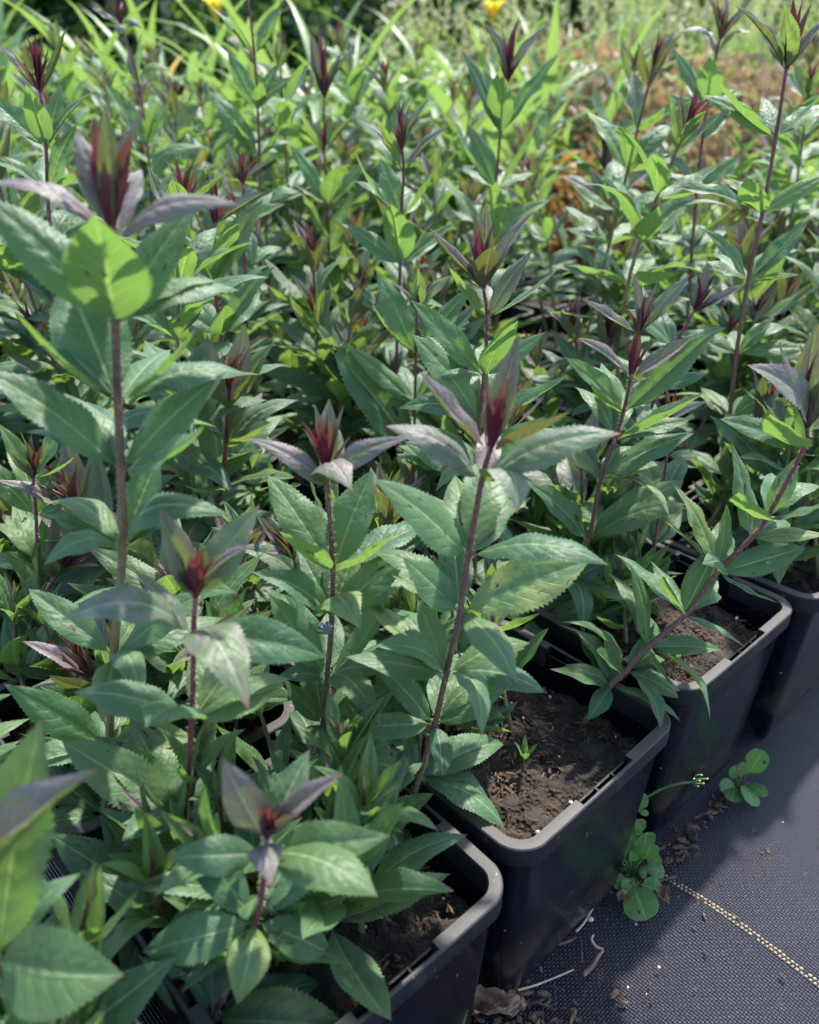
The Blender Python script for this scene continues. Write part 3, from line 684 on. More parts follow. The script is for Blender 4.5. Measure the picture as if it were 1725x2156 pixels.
hero((3, 3), .62, r=(.0019, .0011), green=-.1, nodes=[
    (847, 314, 1, [lf(829, 216, 0, 'b', 1), lf(840, 208, .002, 'b', .8), lf(853, 205, .0, 'b', .95), lf(868, 212, .004, 'y', .5, .2), lf(904, 208, -.006, 'y', .56, .24), lf(845, 240, -.004, 'b', 1)], 0),
    (850, 364, .5, [lf(788, 238, -.016, 'y', .26, .34), lf(757, 252, .0, 'y', .48, .30), lf(950, 262, -.002, 'y', .46, .30)], 0),
    (845, 456, .05, [lf(746, 314, -.008, 'c', .02, .34), lf(928, 322, -.008, 'c', .02, .34), lf(800, 330, .012, 'f', .04)], 1),
    (843, 557, 0, [lf(824, 430, -.022, 'f', 0, .56), lf(716, 470, .0, 'f', 0), lf(960, 470, .004, 'f', 0, .3)], 1),
    (838, 680, 0, [lf(720, 590, 0, 'f'), lf(950, 580, 0, 'f')], 2), (834, 790, 0, [], 4), (830, 900, 0, [], 4)])
hero((4, 4), .86, r=(.0021, .0012), green=.1, nodes=[
    (683, 206, 1, [lf(664, 30, .004, 'b', .95), lf(690, 50, 0, 'b', .95), lf(640, 120, -.004, 'y', .3, .3), lf(720, 110, 0, 'y', .5, .3), lf(742, 105, -.004, 'y', .35, .3), lf(678, 90, -.004, 'b', .95), lf(655, 70, 0, 'y', .6)], 0),
    (684, 328, .9, [lf(678, 232, 0, 'b', .95), lf(690, 240, -.004, 'b', 1), lf(668, 245, .0, 'b', .9), lf(634, 232, -.01, 'c', .18, .36), lf(754, 236, -.01, 'y', .3, .26), lf(646, 250, .006, 'y', .45)], 0),
    (690, 430, 0, [lf(710, 348, -.022, 'f', 0, .62), lf(606, 300, .0, 'f', 0, .3), lf(780, 330, 0, 'f', 0, .3)], 1),
    (693, 536, 0, [lf(634, 402, -.016, 'f', 0, .46), lf(744, 402, .004, 'f', 0, .36), lf(800, 460, 0, 'f')], 1),
    (692, 640, 0, [lf(700, 540, -.02, 'f', 0, .5), lf(590, 560, 0, 'f'), lf(790, 580, 0, 'f')], 1), (690, 760, 0, [], 4), (688, 860, 0, [], 3)])
hero((2, 3), .55, r=(.0019, .0012), green=-.1, nodes=[
    (85, 192, 1, [lf(54, 68, 0, 'b', .95), lf(73, 72, .002, 'b', .95), lf(90, 68, .002, 'b', .95), lf(64, 88, -.004, 'b', 1), lf(105, 90, 0, 'b', 1), lf(-4, 92, -.006, 'y', .56, .36), lf(137, 64, -.004, 'y', .55, .30)], 0),
    (97, 310, .05, [lf(54, 176, -.016, 'f', .04, .50), lf(200, 192, 0, 'y', .3, .3), lf(130, 180, .014, 'f', .08), lf(-30, 200, .0, 'f', .05)], 0),
    (100, 404, 0, [lf(-40, 340, -.006, 'a', 0, .34), lf(162, 262, .004, 'f', 0), lf(190, 330, -.01, 'c')], 1),
    (108, 520, 0, [lf(-20, 480, 0, 'f'), lf(210, 460, 0, 'f')], 2), (114, 640, 0, [], 4), (118, 760, 0, [], 4)])
hero((4, 6), .92, r=(.0022, .0013), green=-.3, nodes=[
    (256, 52, 1, [lf(240, -40, 0, 'b', 1), lf(258, -45, 0, 'b', 1), lf(270, -30, 0, 'b', 1), lf(194, 16, 0, 'y', .5, .36), lf(252, 78, -.014, 'r', .45, .5), lf(300, 62, -.008, 'r', .5, .4)], 0),
    (292, 176, .0, [lf(172, 78, -.01, 'c', .05, .34), lf(362, 150, -.01, 'r', .12, .4), lf(300, 64, -.012, 'f', .05, .4), lf(268, 110, .01, 'f', .4)], 0),
    (310, 304, 0, [lf(220, 176, .0, 'f', 0, .32), lf(360, 210, 0, 'f', 0, .32), lf(330, 220, -.014, 'f')], 1),
    (318, 410, 0, [lf(270, 320, -.01, 'c'), lf(440, 310, -.004, 'r', 0, .3), lf(400, 350, 0, 'f')], 1), (322, 520, 0, [], 4), (325, 640, 0, [], 4)])
hero((5, 2), .82, r=(.0018, .0011), green=-.2, nodes=[
    (1276, 358, 1, [lf(1258, 262, 0, 'b', .8), lf(1282, 258, 0, 'y', .5, .3), lf(1270, 280, -.004, 'b', 1), lf(1290, 270, 0, 'b', .95), lf(1236, 280, 0, 'y', .6, .26), lf(1320, 268, 0, 'y', .5, .26), lf(1268, 262, .004, 'y', .3, .2)], 0),
    (1278, 424, .1, [lf(1296, 350, -.018, 'f', .02, .62), lf(1184, 370, -.004, 'f', .42, .3), lf(1400, 344, -.004, 'f', .42, .26), lf(1240, 350, .01, 'f', .42)], 0),
    (1276, 512, 0, [lf(1212, 450, -.016, 'f', 0, .54), lf(1354, 408, .0, 'f', 0, .26), lf(1310, 420, .012, 'f')], 1),
    (1273, 600, 0, [lf(1160, 560, 0, 'f'), lf(1390, 540, 0, 'f')], 1), (1270, 700, 0, [], 4)])
hero((4, 5), .84, r=(.0021, .0012), green=-.2, nodes=[
    (522, -10, 1, [lf(500, -120, 0, 'y', .5), lf(540, -120, 0, 'b', .95), lf(470, -80, 0, 'y', .5)], 0),
    (536, 114, 0, [lf(476, 12, -.012, 'c', .05, .34), lf(584, 26, -.012, 'c', .05, .36), lf(590, 10, .01, 'f', .2), lf(440, 10, 0, 'f', .15, .24)], 0),
    (543, 228, 0, [lf(476, 100, .0, 'f', 0, .34), lf(592, 130, .006, 'f', 0, .34), lf(620, 160, -.004, 'f', 0, .3), lf(470, 150, -.012, 'c', 0, .4), lf(550, 170, -.02, 'f', 0, .5)], 0),
    (546, 330, 0, [lf(440, 190, 0, 'f', 0), lf(600, 240, -.01, 'c'), lf(490, 240, -.01, 'c')], 1), (548, 440, 0, [], 4), (550, 560, 0, [], 4)])
hero((3, 2), .56, r=(.0016, .0010), green=.1, nodes=[
    (878, 655, .8, [lf(866, 548, 0, 'b', .6), lf(884, 540, .002, 'b', .55), lf(896, 560, 0, 'b', .7), lf(880, 565, -.008, 'y', .2, .4), lf(828, 596, 0, 'y', .35), lf(932, 590, 0, 'y', .35)], 0),
    (876, 745, .05, [lf(784, 640, -.012, 'c', .03, .36), lf(792, 570, .004, 'f', .05, .36), lf(1000, 600, 0, 'f', .05, .3), lf(946, 670, -.01, 'c', 0)], 0),
    (874, 850, 0, [lf(720, 720, -.004, 'f', 0, .30), lf(940, 760, 0, 'f')], 2), (872, 950, 0, [lf(700, 735, 0, 'f')], 2), (870, 1040, 0, [], 4)])
hero((2, 2), .52, r=(.0018, .0011), green=.0, nodes=[
    (452, 470, 1, [lf(430, 345, 0, 'b', .7), lf(446, 358, -.002, 'b', 1), lf(440, 380, 0, 'b', 1), lf(560, 404, -.008, 'y', .45, .3), lf(418, 420, 0, 'y', .4), lf(456, 372, 0, 'b', .9)], 0),
    (451, 594, .03, [lf(500, 470, -.018, 'f', .02, .52), lf(388, 500, .0, 'f', .05, .36), lf(556, 418, .01, 'f', .2), lf(360, 590, 0, 'f')], 0),
    (466, 706, 0, [lf(476, 640, -.02, 'f', 0, .6), lf(580, 560, 0, 'f', 0, .34), lf(350, 640, 0, 'f', 0)], 1),
    (484, 850, 0, [lf(580, 720, -.005, 'f', 0), lf(360, 760, 0, 'f')], 1), (500, 1000, 0, [], 4)])
hero((2, 4), .66, r=(.0018, .0011), green=.0, nodes=[
    (512, 386, 1, [lf(500, 320, 0, 'b', 1), lf(520, 318, 0, 'b', 1), lf(515, 330, -.003, 'b', 1), lf(460, 330, 0, 'y', .5), lf(572, 340, 0, 'y', .48), lf(476, 300, .005, 'f', .3)], 0),
    (514, 470, .03, [lf(600, 430, 0, 'f', 0), lf(430, 440, 0, 'f', 0), lf(530, 560, -.02, 'a')], 1), (516, 570, 0, [], 4), (518, 680, 0, [], 4)])
hero((0, 2), .40, r=(.0016, .0010), green=.1, nodes=[
    (70, 1005, .8, [lf(40, 905, -.004, 'b', .5, .4), lf(52, 925, -.004, 'b', .62, .3), lf(60, 930, 0, 'b', .7), lf(-5, 890, 0, 'f', .1, .36), lf(145, 890, -.004, 'f', .03, .36), lf(158, 960, -.016, 'c', 0, .4)], 0),
    (76, 1085, 0, [lf(130, 960, .012, 'f', 0, .4), lf(-40, 960, .004, 'f', 0), lf(200, 1050, 0, 'f')], 1), (84, 1190, 0, [lf(190, 1120, 0, 'f'), lf(-30, 1180, 0, 'a')], 2),
    (118, 1330, 0, [lf(-10, 1290, -.01, 'f', 0, .34), lf(230, 1290, -.01, 'a', 0), lf(10, 1230, 0, 'f')], 2), (140, 1430, 0, [], 4)], base=(150, 1560))
hero((2, 1), .50, r=(.0017, .0010), green=-.2, nodes=[
    (1462, 655, 1, [lf(1490, 556, .0, 'f', .46, .4), lf(1480, 580, 0, 'b', 1, .4), lf(1505, 600, 0, 'b', 1, .34), lf(1572, 596, -.008, 'y', .52, .36), lf(1468, 570, -.004, 'b', .95, .3), lf(1440, 610, 0, 'y', .6)], 0),
    (1420, 730, .05, [lf(1320, 650, 0, 'f', .1), lf(1530, 690, 0, 'f', 0)], 1), (1385, 820, 0, [lf(1290, 760, .0, 'f'), lf(1480, 790, 0, 'f')], 1), (1350, 930, 0, [], 3), (1320, 1050, 0, [], 3)])
hero((2, 0), .455, r=(.0015, .0009), green=-.1, nodes=[
    (1408, 885, 1, [lf(1400, 838, 0, 'b', 1), lf(1416, 842, -.003, 'b', .95), lf(1412, 850, 0, 'b', 1), lf(1490, 846, .004, 'y', .42, .4)], 0),
    (1404, 960, .05, [lf(1480, 960, 0, 'f'), lf(1330, 930, .01, 'f', 0)], 1), (1392, 1060, 0, [], 3), (1378, 1150, 0, [], 3)])

SHARED_SEEN = {}
plants = {}
PLANT_LABEL = {
    (0, 1): 'tall thick-stemmed plant on the left with a broad backlit bright green leaf',
    (0, 0): 'plant with several purple-tipped stems growing in the nearest front pot',
    (-1, 0): 'blurred plant in the bottom left corner with one long mauve leaf',
    (1, 1): 'plant with crimson pointed bud and mauve leaves standing behind the central stem',
    (1, 0): 'plant with stems leaning far right out of the bare-soil front pot',
    (3, 0): 'tall reddish-stemmed plant by the right edge, its tip near the top corner',
    (4, 1): 'tall plant with drooping mauve leaves at the top, left of the top right corner',
    (4, 3): 'tall plant with dark crimson spiky bud, top centre right beside orange foliage',
    (3, 3): 'plant with crimson bud framed by mauve leaves, just left of top centre',
    (4, 4): 'tall plant with two stacked crimson buds on one stem, upper middle',
    (2, 3): 'plant with spiky crimson bud at the upper left edge',
    (4, 6): 'tall plant with small curled whitish leaves under its bud, top left',
    (5, 2): 'plant with crimson bud and broad pale mauve leaves below orange foliage',
    (4, 5): 'tall plant whose bud is cut by the top edge, beside a yellow strap leaf',
    (3, 2): 'small slender plant with yellow-green tip in the centre of the bed',
    (2, 2): 'plant with narrow crimson bud and curled mauve leaf right of the tall left stem',
    (2, 4): 'plant with short spiky dark red bud in the upper left middle',
    (0, 2): 'small plant with orange-green tip at the left edge, middle height',
    (2, 1): 'plant with fat crimson and silver bud leaning right, right middle',
    (2, 0): 'small red-tipped plant in the third front pot under the leaning stem',
    (3, 1): 'leafy plant behind the far right front pot',
}
def plant_at(i, j):
    if (i, j) in plants: return plants[(i, j)]
    c, a = pots.get((i, j), pot_center(i, j))
    p = obj('leafy_plant', None, loc=(c.x, c.y, SOIL_Z))
    p['category'] = 'plant'; p['group'] = 'potted plants with whorled leaves and dark red tips'
    q = c.x / max(c.y, .05); col_ = 'left' if q < -.18 else ('middle' if q < .18 else 'right')
    row_ = 'front' if c.y < .6 else ('middle rows' if c.y < 1.0 else 'back rows')
    p['label'] = PLANT_LABEL.get((i, j), 'green whorl-leaved plant crowded among others in the %s, %s of the bed' % ('front rows' if row_ == 'front' else row_, col_))
    plants[(i, j)] = p; return p

def build_hero(h, k):
    rg = random.Random(100 + k)
    i, j = h['pot']; Y = h['Y']; pl = plant_at(i, j); c = pl.location
    P = [at(n[0], n[1], Y) for n in h['nodes']]
    if h['base']: b = at(*h['base'], Y)
    else: b = Vector((P[-1].x, Y, SOIL_Z))
    if b.z > SOIL_Z + .004: b = Vector((b.x, b.y, SOIL_Z - .002))
    else: b.z = max(b.z, SOIL_Z - .01)
    for ax in (0, 1):                                    # the hidden foot stands inside its pot
        dlt = b[ax] - c[ax]
        if abs(dlt) > .045: b[ax] = c[ax] + math.copysign(.045, dlt)
    pts = [b] + [p for p in P[::-1] if p.z > b.z + .004]
    st, sb = make_stem(pl, pts, h['r'][0], h['r'][1], h['green'], rg, hairs=Y < .5)
    for q, n in enumerate(h['nodes']):
        p = P[q]
        nx = P[q - 1] if q > 0 else p + (p - P[1])
        up = (nx - p).normalized() if q > 0 else (p - P[1]).normalized()
        for (tx, ty, d, kind, a, wd, roll) in n[3]:
            tip = at(tx, ty, Y + d)
            c_ = (tip - p); out = c_ - up * c_.dot(up)
            p0 = p + (out.normalized() * h['r'][1] * .8 if out.length > 1e-4 else Vector())
            age = n[2] if a is None else a
            hint = (up + Vector((0, -.75, .35))).normalized() if kind in 'far' and d > -.013 else (up + Vector((0, -.3, .1))).normalized() if kind == 'y' else up
            put_leaf(st, sb, p0, tip, hint, kind, age, rg, wd, roll)
        el = .5 if q < 2 else .4 - .05 * q
        if q == 0 and n[2] > .7: bud(st, sb, p - up * .001, up, rg, .95, .93, 9)
        whorl(st, sb, p, up, n[4] + (2 if n[2] < .3 and q > 1 else 0), 0, el, .046 if n[2] < .3 else .034, 'fa', n[2], rg, azrange=(R(20), R(160)))
        if h['Y'] < .5 and q > 3 and n[2] < .1: whorl(st, sb, p, up, 2, 0, el - .1, .042, 'far', 0, rg, azrange=(R(0), R(360)))
for k, h in enumerate(HERO): build_hero(h, k)

# ------------------------------------------------------------------ the other plants
hero_pots = {h['pot'] for h in HERO}
for (i, j), (c, a) in sorted(pots.items()):
    rg = random.Random(i * 57 + j * 1013 + 11)
    d = c.y
    if (i, j) == (-2, 0): continue
    pl = plant_at(i, j)
    e = Vector((math.cos(a), math.sin(a), 0)); l = Vector((-math.sin(a), math.cos(a), 0))
    near = d < .5
    def spot(s): return Vector((c.x, c.y, SOIL_Z - .002)) + e * rg.uniform(-s, s) + l * rg.uniform(-s, s)
    if (i, j) == (0, 0): tall, basal = 0, 19
    elif (i, j) == (-1, 0): tall, basal = 0, 15
    elif j == 0 and i in (1, 2): tall, basal = 1, 9
    elif d < .6 and c.x / d < -.3: tall, basal = 4, 16
    elif d < .6: tall, basal = (3 if (i, j) in hero_pots else 4), 9
    elif d < 1.0: tall, basal = 4, 1
    else: tall, basal = 3, 0
    hmax = .19 if d < .45 else (.25 if d < .6 else (.30 if d < .8 else .335))
    if c.x / d > .12 and d > 1.05: hmax = .25
    for k in range(tall):
        b = spot(.045)
        if j == 0 and i in (1, 2): b = Vector((c.x, c.y, SOIL_Z - .002)) + e * rg.uniform(-.03, .0) + l * rg.uniform(.02, .045)
        hh = (rg.uniform(.84, 1.06) if k == 0 and (i, j) not in hero_pots else rg.uniform(.36, .62) if d < .85 else rg.uniform(.42, .7)) * hmax
        top = b + Vector((rg.gauss(0, .03), rg.gauss(-.005, .025), hh))
        nw = max(4, int(hh / .030))
        keep = 9 if d < .7 else (6 if d < .9 else 5)
        auto_stem(pl, b, top, rg, nw, 5 if d < .8 else 4, rg.uniform(.95, 1.25), hairs=near, young=rg.choice((1, 1, .6)), skip_low=max(0, nw - keep), budn=10 if d < .7 else 6)
    for k in range(basal):
        b = spot(.045)
        if (i, j) == (0, 0): b = Vector((c.x, c.y, SOIL_Z - .002)) + e * rg.uniform(-.052, .03) + l * rg.uniform(-.03, .05)
        elif j == 0 and i in (1, 2): b = Vector((c.x, c.y, SOIL_Z - .002)) + e * rg.uniform(-.045, .02) + l * rg.uniform(-.005, .048)
        hh = rg.uniform(.03, .10)
        auto_stem(pl, b, b + Vector((rg.uniform(-.02, .02), rg.uniform(-.02, .02), hh)), rg, rg.choice((2, 3)), 4, rg.uniform(.7, 1.0), hairs=False, young=.15, budn=3, green=.6)
    if near or j == 0:                                   # small rosette leaves on the soil
        for k in range(2):
            b = spot(.046); b.z = SOIL_Z
            auto_stem(pl, b, b + Vector((0, 0, .012)), rg, 1, 4, .36, young=.0, budn=0, green=.8)
print('leaves', nleaf, 'pots', len(pots))
#DETAILS
# ------------------------------------------------------------------ small things on the mat
def leaflet_mesh(name, p, q, seed, arch=.08, fold=.2, mat='weed'):
    V, F, UV = leaf_grid(6, 7, p, q, arch, .03, fold, .2, .06, .1, .0, seed, petiole=.12, zw=.6)
    return mesh(name, V, F, M[mat], UV)
WEED = [leaflet_mesh('weed_leaf', .55, .42, k) for k in range(3)]
def weed(name, label, crown, leaves, size_w=.8):
    """a small weed: crown on the mat, leaves given by (foot, tip) points"""
    rg = random.Random(len(label))
    o = obj(name, None, loc=crown); tag(o, label, 'weed', 'small weeds on the mat')
    for f, t, wd in leaves:
        mb = MB(); mb.tube([Vector((0, 0, 0)), ((f - crown) * .5) + Vector((0, 0, .002)), f - crown], [.0005, .0004, .0004], 5)
        st = obj('petiole', mb.build('petiole', M['greenstalk']), o)
        obj('leaf', rg.choice(WEED), st, mtx=leaf_matrix(f - crown, t - crown, Vector((rg.uniform(-.2, .2), -.5, .8)).normalized(), wd, rg.uniform(-.3, .3)))
    return o
c1 = atz(1330, 1845, 0); Y1 = c1.y
def a1(x, y, dz=0.0): return at(x, y, Y1 + dz)
w1 = weed('weed_plant', 'round-leaved weed with a long flower stalk between the second and third front pots', c1, [
    (a1(1338, 1815), a1(1350, 1775), .95), (a1(1350, 1812), a1(1372, 1776), .95), (a1(1362, 1822), a1(1392, 1806), .9), (a1(1345, 1832), a1(1362, 1842), 1.0),
    (a1(1318, 1812), a1(1300, 1790), .9), (a1(1306, 1828), a1(1276, 1824), .9), (atz(1318, 1845, .006), atz(1288, 1862, .006), .9), (atz(1335, 1850, .008), atz(1318, 1884, .006), 1.0),
    (atz(1332, 1862, .010), atz(1362, 1938, .006), .95), (atz(1346, 1862, .010), atz(1392, 1876, .008), .95), (a1(1325, 1800), a1(1310, 1762), .8), (a1(1312, 1806), a1(1282, 1772), .8), (a1(1308, 1815), a1(1262, 1800), .7), (a1(1342, 1800), a1(1362, 1752), .8), (a1(1320, 1790), a1(1296, 1738), .7), (a1(1356, 1830, -.004), a1(1400, 1836, -.006), .85), (a1(1326, 1785), a1(1318, 1722), .6), (a1(1330, 1800), a1(1336, 1750), .8)])
mb = MB(); stalk = [a1(1322, 1800), a1(1326, 1750), a1(1340, 1700), a1(1380, 1668), a1(1425, 1651), a1(1462, 1646)]
mb.tube([p - c1 for p in catmull(stalk, 4)], [.0007] * 21, 6)
stk = obj('flower_stalk', mb.build('flower_stalk', M['greenstalk']), w1)
for f, t, wd in (((1334, 1715), (1346, 1668), .7), ((1338, 1722), (1352, 1752), .7), ((1332, 1728), (1310, 1740), .8), ((1336, 1700), (1300, 1692), .4), ((1345, 1712), (1366, 1712), .6)):
    obj('leaf', rnd.choice(WEED), stk, mtx=leaf_matrix(a1(*f) - c1, a1(*t) - c1, Vector((.1, -.6, .7)).normalized(), wd))
for k, (x, y) in enumerate(((1478, 1632), (1490, 1640), (1482, 1650), (1470, 1655), (1462, 1640), (1474, 1644))):
    mb = MB(); mb.tube([a1(1456 + k, 1646) - c1, a1((1456 + x) / 2, y) - c1, a1(x, y, -.002) - c1], [.0004, .0005, .0005], 5)
    mb2 = MB(); mb2.blob(a1(x, y, -.002) - c1, .0006, rnd)
    s_ = obj('pod', mb.build('pod', M['greenstalk']), stk); 
    fl = obj('petal', mb2.build('petal', M['flowerlet']), w1)
c2 = atz(1560, 1655, 0); Y2 = c2.y
def a2(x, y, d=0.0): return at(x, y, Y2 + d)
weed('weed_plant', 'small weed with paddle-shaped leaves on the mat beside the third front pot', c2, [
    (a2(1575, 1630), a2(1608, 1580), .62), (atz(1568, 1652, .004), atz(1582, 1696, .006), .72), (atz(1575, 1650, .005), atz(1616, 1676, .006), .6), (atz(1548, 1650, .004), atz(1518, 1664, .006), .8),
    (a2(1550, 1640), a2(1546, 1612), .8), (a2(1560, 1638), a2(1566, 1604), .5), (atz(1548, 1658, .004), atz(1540, 1688, .005), .8)])
c3 = atz(870, 2195, 0)
w3 = obj('weed_plant', None, loc=c3); tag(w3, 'single upright green leaf by the nearest pot at the bottom edge', 'weed', 'small weeds on the mat')
mb = MB(); p3 = at(905, 2165, c3.y - .004); mb.tube([Vector(), (p3 - c3)], [.0009, .0007], 6); st3 = obj('petiole', mb.build('petiole', M['greenstalk']), w3)
obj('leaf', LEAF['f'][1], st3, mtx=leaf_matrix(p3 - c3, at(998, 2082, c3.y - .012) - c3, Vector((-.2, -.5, .8)).normalized(), .46)); 

def ground_strip(name, pts, r, mat, label, cat, z=.002, group=None):
    P = [atz(x, y, z) for x, y in pts]; b = P[0]
    mb = MB(); C = catmull([p - b for p in P], 4) if len(P) > 2 else [P[0] - b, P[1] - b]
    mb.tube(C, [r * (1 - .4 * k / len(C)) for k in range(len(C))], 6)
    return tag(obj(name, mb.build(name, M[mat]), loc=b), label, cat, group)
ground_strip('straw', [(1068, 2090), (1120, 2077), (1160, 2062), (1208, 2042)], .0007, 'straw', 'thin pale straw lying on the mat near the bottom edge', 'straw')
ground_strip('twig', [(1213, 1962), (1228, 1946), (1245, 1918), (1252, 1902)], .0008, 'straw', 'short pale twig standing against the wall of the second front pot', 'twig')
ground_strip('twig', [(1270, 2000), (1256, 1993), (1246, 1980), (1250, 1968)], .0009, 'straw', 'small grey hooked twig on the dark mat', 'twig')
ground_strip('twig', [(1228, 2052), (1246, 2036), (1262, 2010), (1270, 2002)], .0016, 'deadleaf', 'reddish brown flat twig beside the pale straw', 'twig', .003)
ground_strip('twig', [(1150, 1990), (1190, 1985), (1220, 1975), (1226, 2030)], .0010, 'bark', 'dark crooked twig in the litter beneath the second front pot', 'twig', .003)
def dead_leaf(x, y, size, seed, label, z=.006):
    rg = np.random.RandomState(seed); n = 15; V = []; F = []; UV = []
    for j in range(n):
        for i in range(n):
            u, v = i / (n - 1) * 2 - 1, j / (n - 1) * 2 - 1
            r = 1 - .35 * abs(v) ** 2
            V.append((u * r * size * .55 + .1 * size * math.sin(3 * v), v * size, size * (.28 * math.sin(3.1 * u + 1.3 * v + seed) + .22 * math.sin(5.3 * v - 2 * u + seed * 2) + .1 * rg.normal()) * .8 + .35 * size * u * u)); UV.append((i / n, j / n))
    F = [(j * n + i, j * n + i + 1, (j + 1) * n + i + 1, (j + 1) * n + i) for j in range(n - 1) for i in range(n - 1)]
    p = atz(x, y, 0); p.z = z + size * .3
    o = obj('dead_leaf', mesh('dead_leaf', V, F, M['deadleaf'], UV), loc=p); o.rotation_euler = (rg.uniform(-.4, .4), rg.uniform(-.4, .4), rg.uniform(0, 6.28))
    return tag(o, label, 'dead leaf', 'dead leaves on the mat')
dead_leaf(1040, 2140, .013, 3, 'curled brown dead leaf at the bottom edge beside the nearest pot')
dead_leaf(1075, 2120, .009, 8, 'pale crumpled dead leaf at the end of the straw')
dead_leaf(1392, 1902, .0055, 5, 'dark red dead leaf under the big round weed leaf')
dead_leaf(1312, 1906, .005, 11, 'small tan dead leaf left of the big round weed leaf')
mb = MB(); rg_ = random.Random(4); mb.blob((0, 0, 0), .0017, rg_)
p = atz(1243, 1940, 0); p.z = .002
V = []; F = []; n = 12; m = 8
for a in range(m + 1):
    th = math.pi * a / m
    for k in range(n): V.append((math.sin(th) * math.cos(2 * math.pi * k / n) * .0019, math.sin(th) * math.sin(2 * math.pi * k / n) * .0016, math.cos(th) * .0015))
F = [(a * n + k, a * n + (k + 1) % n, (a + 1) * n + (k + 1) % n, (a + 1) * n + k) for a in range(m) for k in range(n)]
tag(obj('seed', mesh('seed_grain', V, F, M['straw']), loc=p), 'round cream seed lying in the litter beside the second front pot', 'seed')

# litter washed against the pots
mb = MB(); rg = random.Random(21)
def litter(cx, cy, n, sx, sy):
    for k in range(n):
        g = Vector((rg.gauss(0, sx), rg.gauss(0, sy), 0)); q = A0 + E * (cx + g.x) + L * (cy + g.y)
        r = rg.choice((.0006, .0009, .0013, .0020)) * rg.uniform(.7, 1.2)
        mb.blob((q.x, q.y, r * .35 - .0005), r, rg, (rg.uniform(.5, 2.6), rg.uniform(.4, 1), rg.uniform(.3, .8)))
litter(.135, -.004, 520, .024, .012); litter(.15, -.016, 90, .018, .010); litter(.285, .004, 90, .02, .006)
litter(.35, .006, 160, .05, .0025); litter(.50, .004, 120, .05, .003); litter(.26, -.03, 50, .1, .03); litter(.25, -.05, 25, .14, .05)
lit = obj('soil_litter', mb.build('soil_litter', M['bark'], False)); lit['kind'] = 'stuff'; lit['label'] = 'brown soil crumbs and bark washed up along the foot of the pots'
mb = MB()
for k in range(14):
    q = A0 + E * rg.uniform(.05, .45) + L * rg.gauss(-.012, .02); mb.blob((q.x, q.y, .0005), rg.uniform(.0004, .0009), rg)
g_ = obj('white_grit', mb.build('white_grit', M['perlite'], False)); g_['kind'] = 'stuff'; g_['label'] = 'tiny white perlite grains scattered over the mat'

# little striped snail on the stem in the nearest pot
def snail():
    N = NT('snail_shell'); uv = N.n('TexCoord').outputs['UV']; u = N.n('SeparateXYZ', {0: uv}).outputs[1]
    s_ = N.math('SINE', N.math('MULTIPLY', u, 150.0))
    N.done(N.n('BsdfPrincipled', {'Base Color': N.mix(N.ss(s_, -.1, .3), (.05, .045, .045), (.26, .24, .24)), 'Roughness': .5}).outputs[0])
    pts = []; rad = []
    for k in range(46):
        t = k / 45; an = t * 2.6 * 2 * math.pi; r = .00035 * math.exp(1.75 * t)
        pts.append(Vector((r * math.cos(an), r * math.sin(an), -.0011 * t))); rad.append(r * .62 + .0001)
    mb = MB(); mb.tube(pts, rad, 10)
    p = at(689, 1326, .2905)
    root = obj('snail', None, loc=p); tag(root, 'tiny grey striped snail clinging to the stem in the nearest pot', 'snail')
    sh = obj('shell', mb.build('shell', N.m), root); sh.rotation_euler = (R(70), R(15), R(20)); sh.scale = (1.25, 1.25, 1.25)
    b = MB(); b.tube([Vector((-.0015, .0012, -.002)), Vector((0, .0014, -.0012)), Vector((.0012, .0014, .0008))], [.0003, .0006, .0003], 6)
    obj('foot', b.build('foot', M['straw']), root)
snail()

# ------------------------------------------------------------------ what grows beyond the pots
M['blade'] = simple('strap_blade', (.08, .15, .04), (.13, .22, .06), 6, .45, .1, trans=(.22, .35, .07), tfac=.4)
M['blade_y'] = simple('yellow_blade', (.5, .30, .03), (.62, .42, .06), 6, .5, .1, trans=(.7, .5, .06), tfac=.4)
M['flower_y'] = simple('yellow_petal', (.66, .50, .04), (.75, .62, .08), 20, .5, 0, trans=(.7, .55, .05))
M['hedge'] = simple('hedge_leaf', (.035, .075, .025), (.075, .14, .045), 1.2, .5, 0, trans=(.14, .26, .04))
M['palegreen'] = simple('pale_green_leaf', (.14, .27, .06), (.24, .40, .10), 8, .5, 0, trans=(.36, .56, .10), tfac=.4)
M['tan'] = simple('tan_grass', (.40, .36, .17), (.55, .50, .28), 4, .6, 0, trans=(.5, .48, .2))
M['brownleaf'] = simple('brown_leaf', (.15, .10, .06), (.25, .165, .085), 9, .6, 0, trans=(.32, .23, .10), tfac=.4)
M['orange'] = simple('orange_leaf', (.30, .15, .04), (.40, .22, .06), 9, .6, 0, trans=(.42, .24, .06), tfac=.35)
M['mauve'] = simple('mauve_flower', (.16, .17, .22), (.24, .25, .31), 9, .6, 0)
M['wood'] = simple('shrub_wood', (.06, .045, .03), (.12, .09, .06), 30, .8, .4)
def blade_mesh(seed, mat):
    rg = random.Random(seed); n = 12; V = []; F = []; bend = rg.uniform(.5, 1.5); w_ = rg.uniform(.014, .026)
    y = z = 0; an = rg.uniform(1.2, 1.45)
    for k in range(n + 1):
        t = k / n; ww = w_ * (1 - t ** 2.2) * min(1, .5 + t * 3) + .0004
        V += [(-ww, y - .25 * ww, z + ww * .25), (0, y, z - ww * .15), (ww, y - .25 * ww, z + ww * .25)]
        y += math.cos(an) / n; z += math.sin(an) / n; an -= bend * 2.2 * t / n * 1.6
    F = [(k * 3 + j, k * 3 + j + 1, k * 3 + j + 4, k * 3 + j + 3) for k in range(n) for j in (0, 1)]
    return mesh('strap', V, F, M[mat])
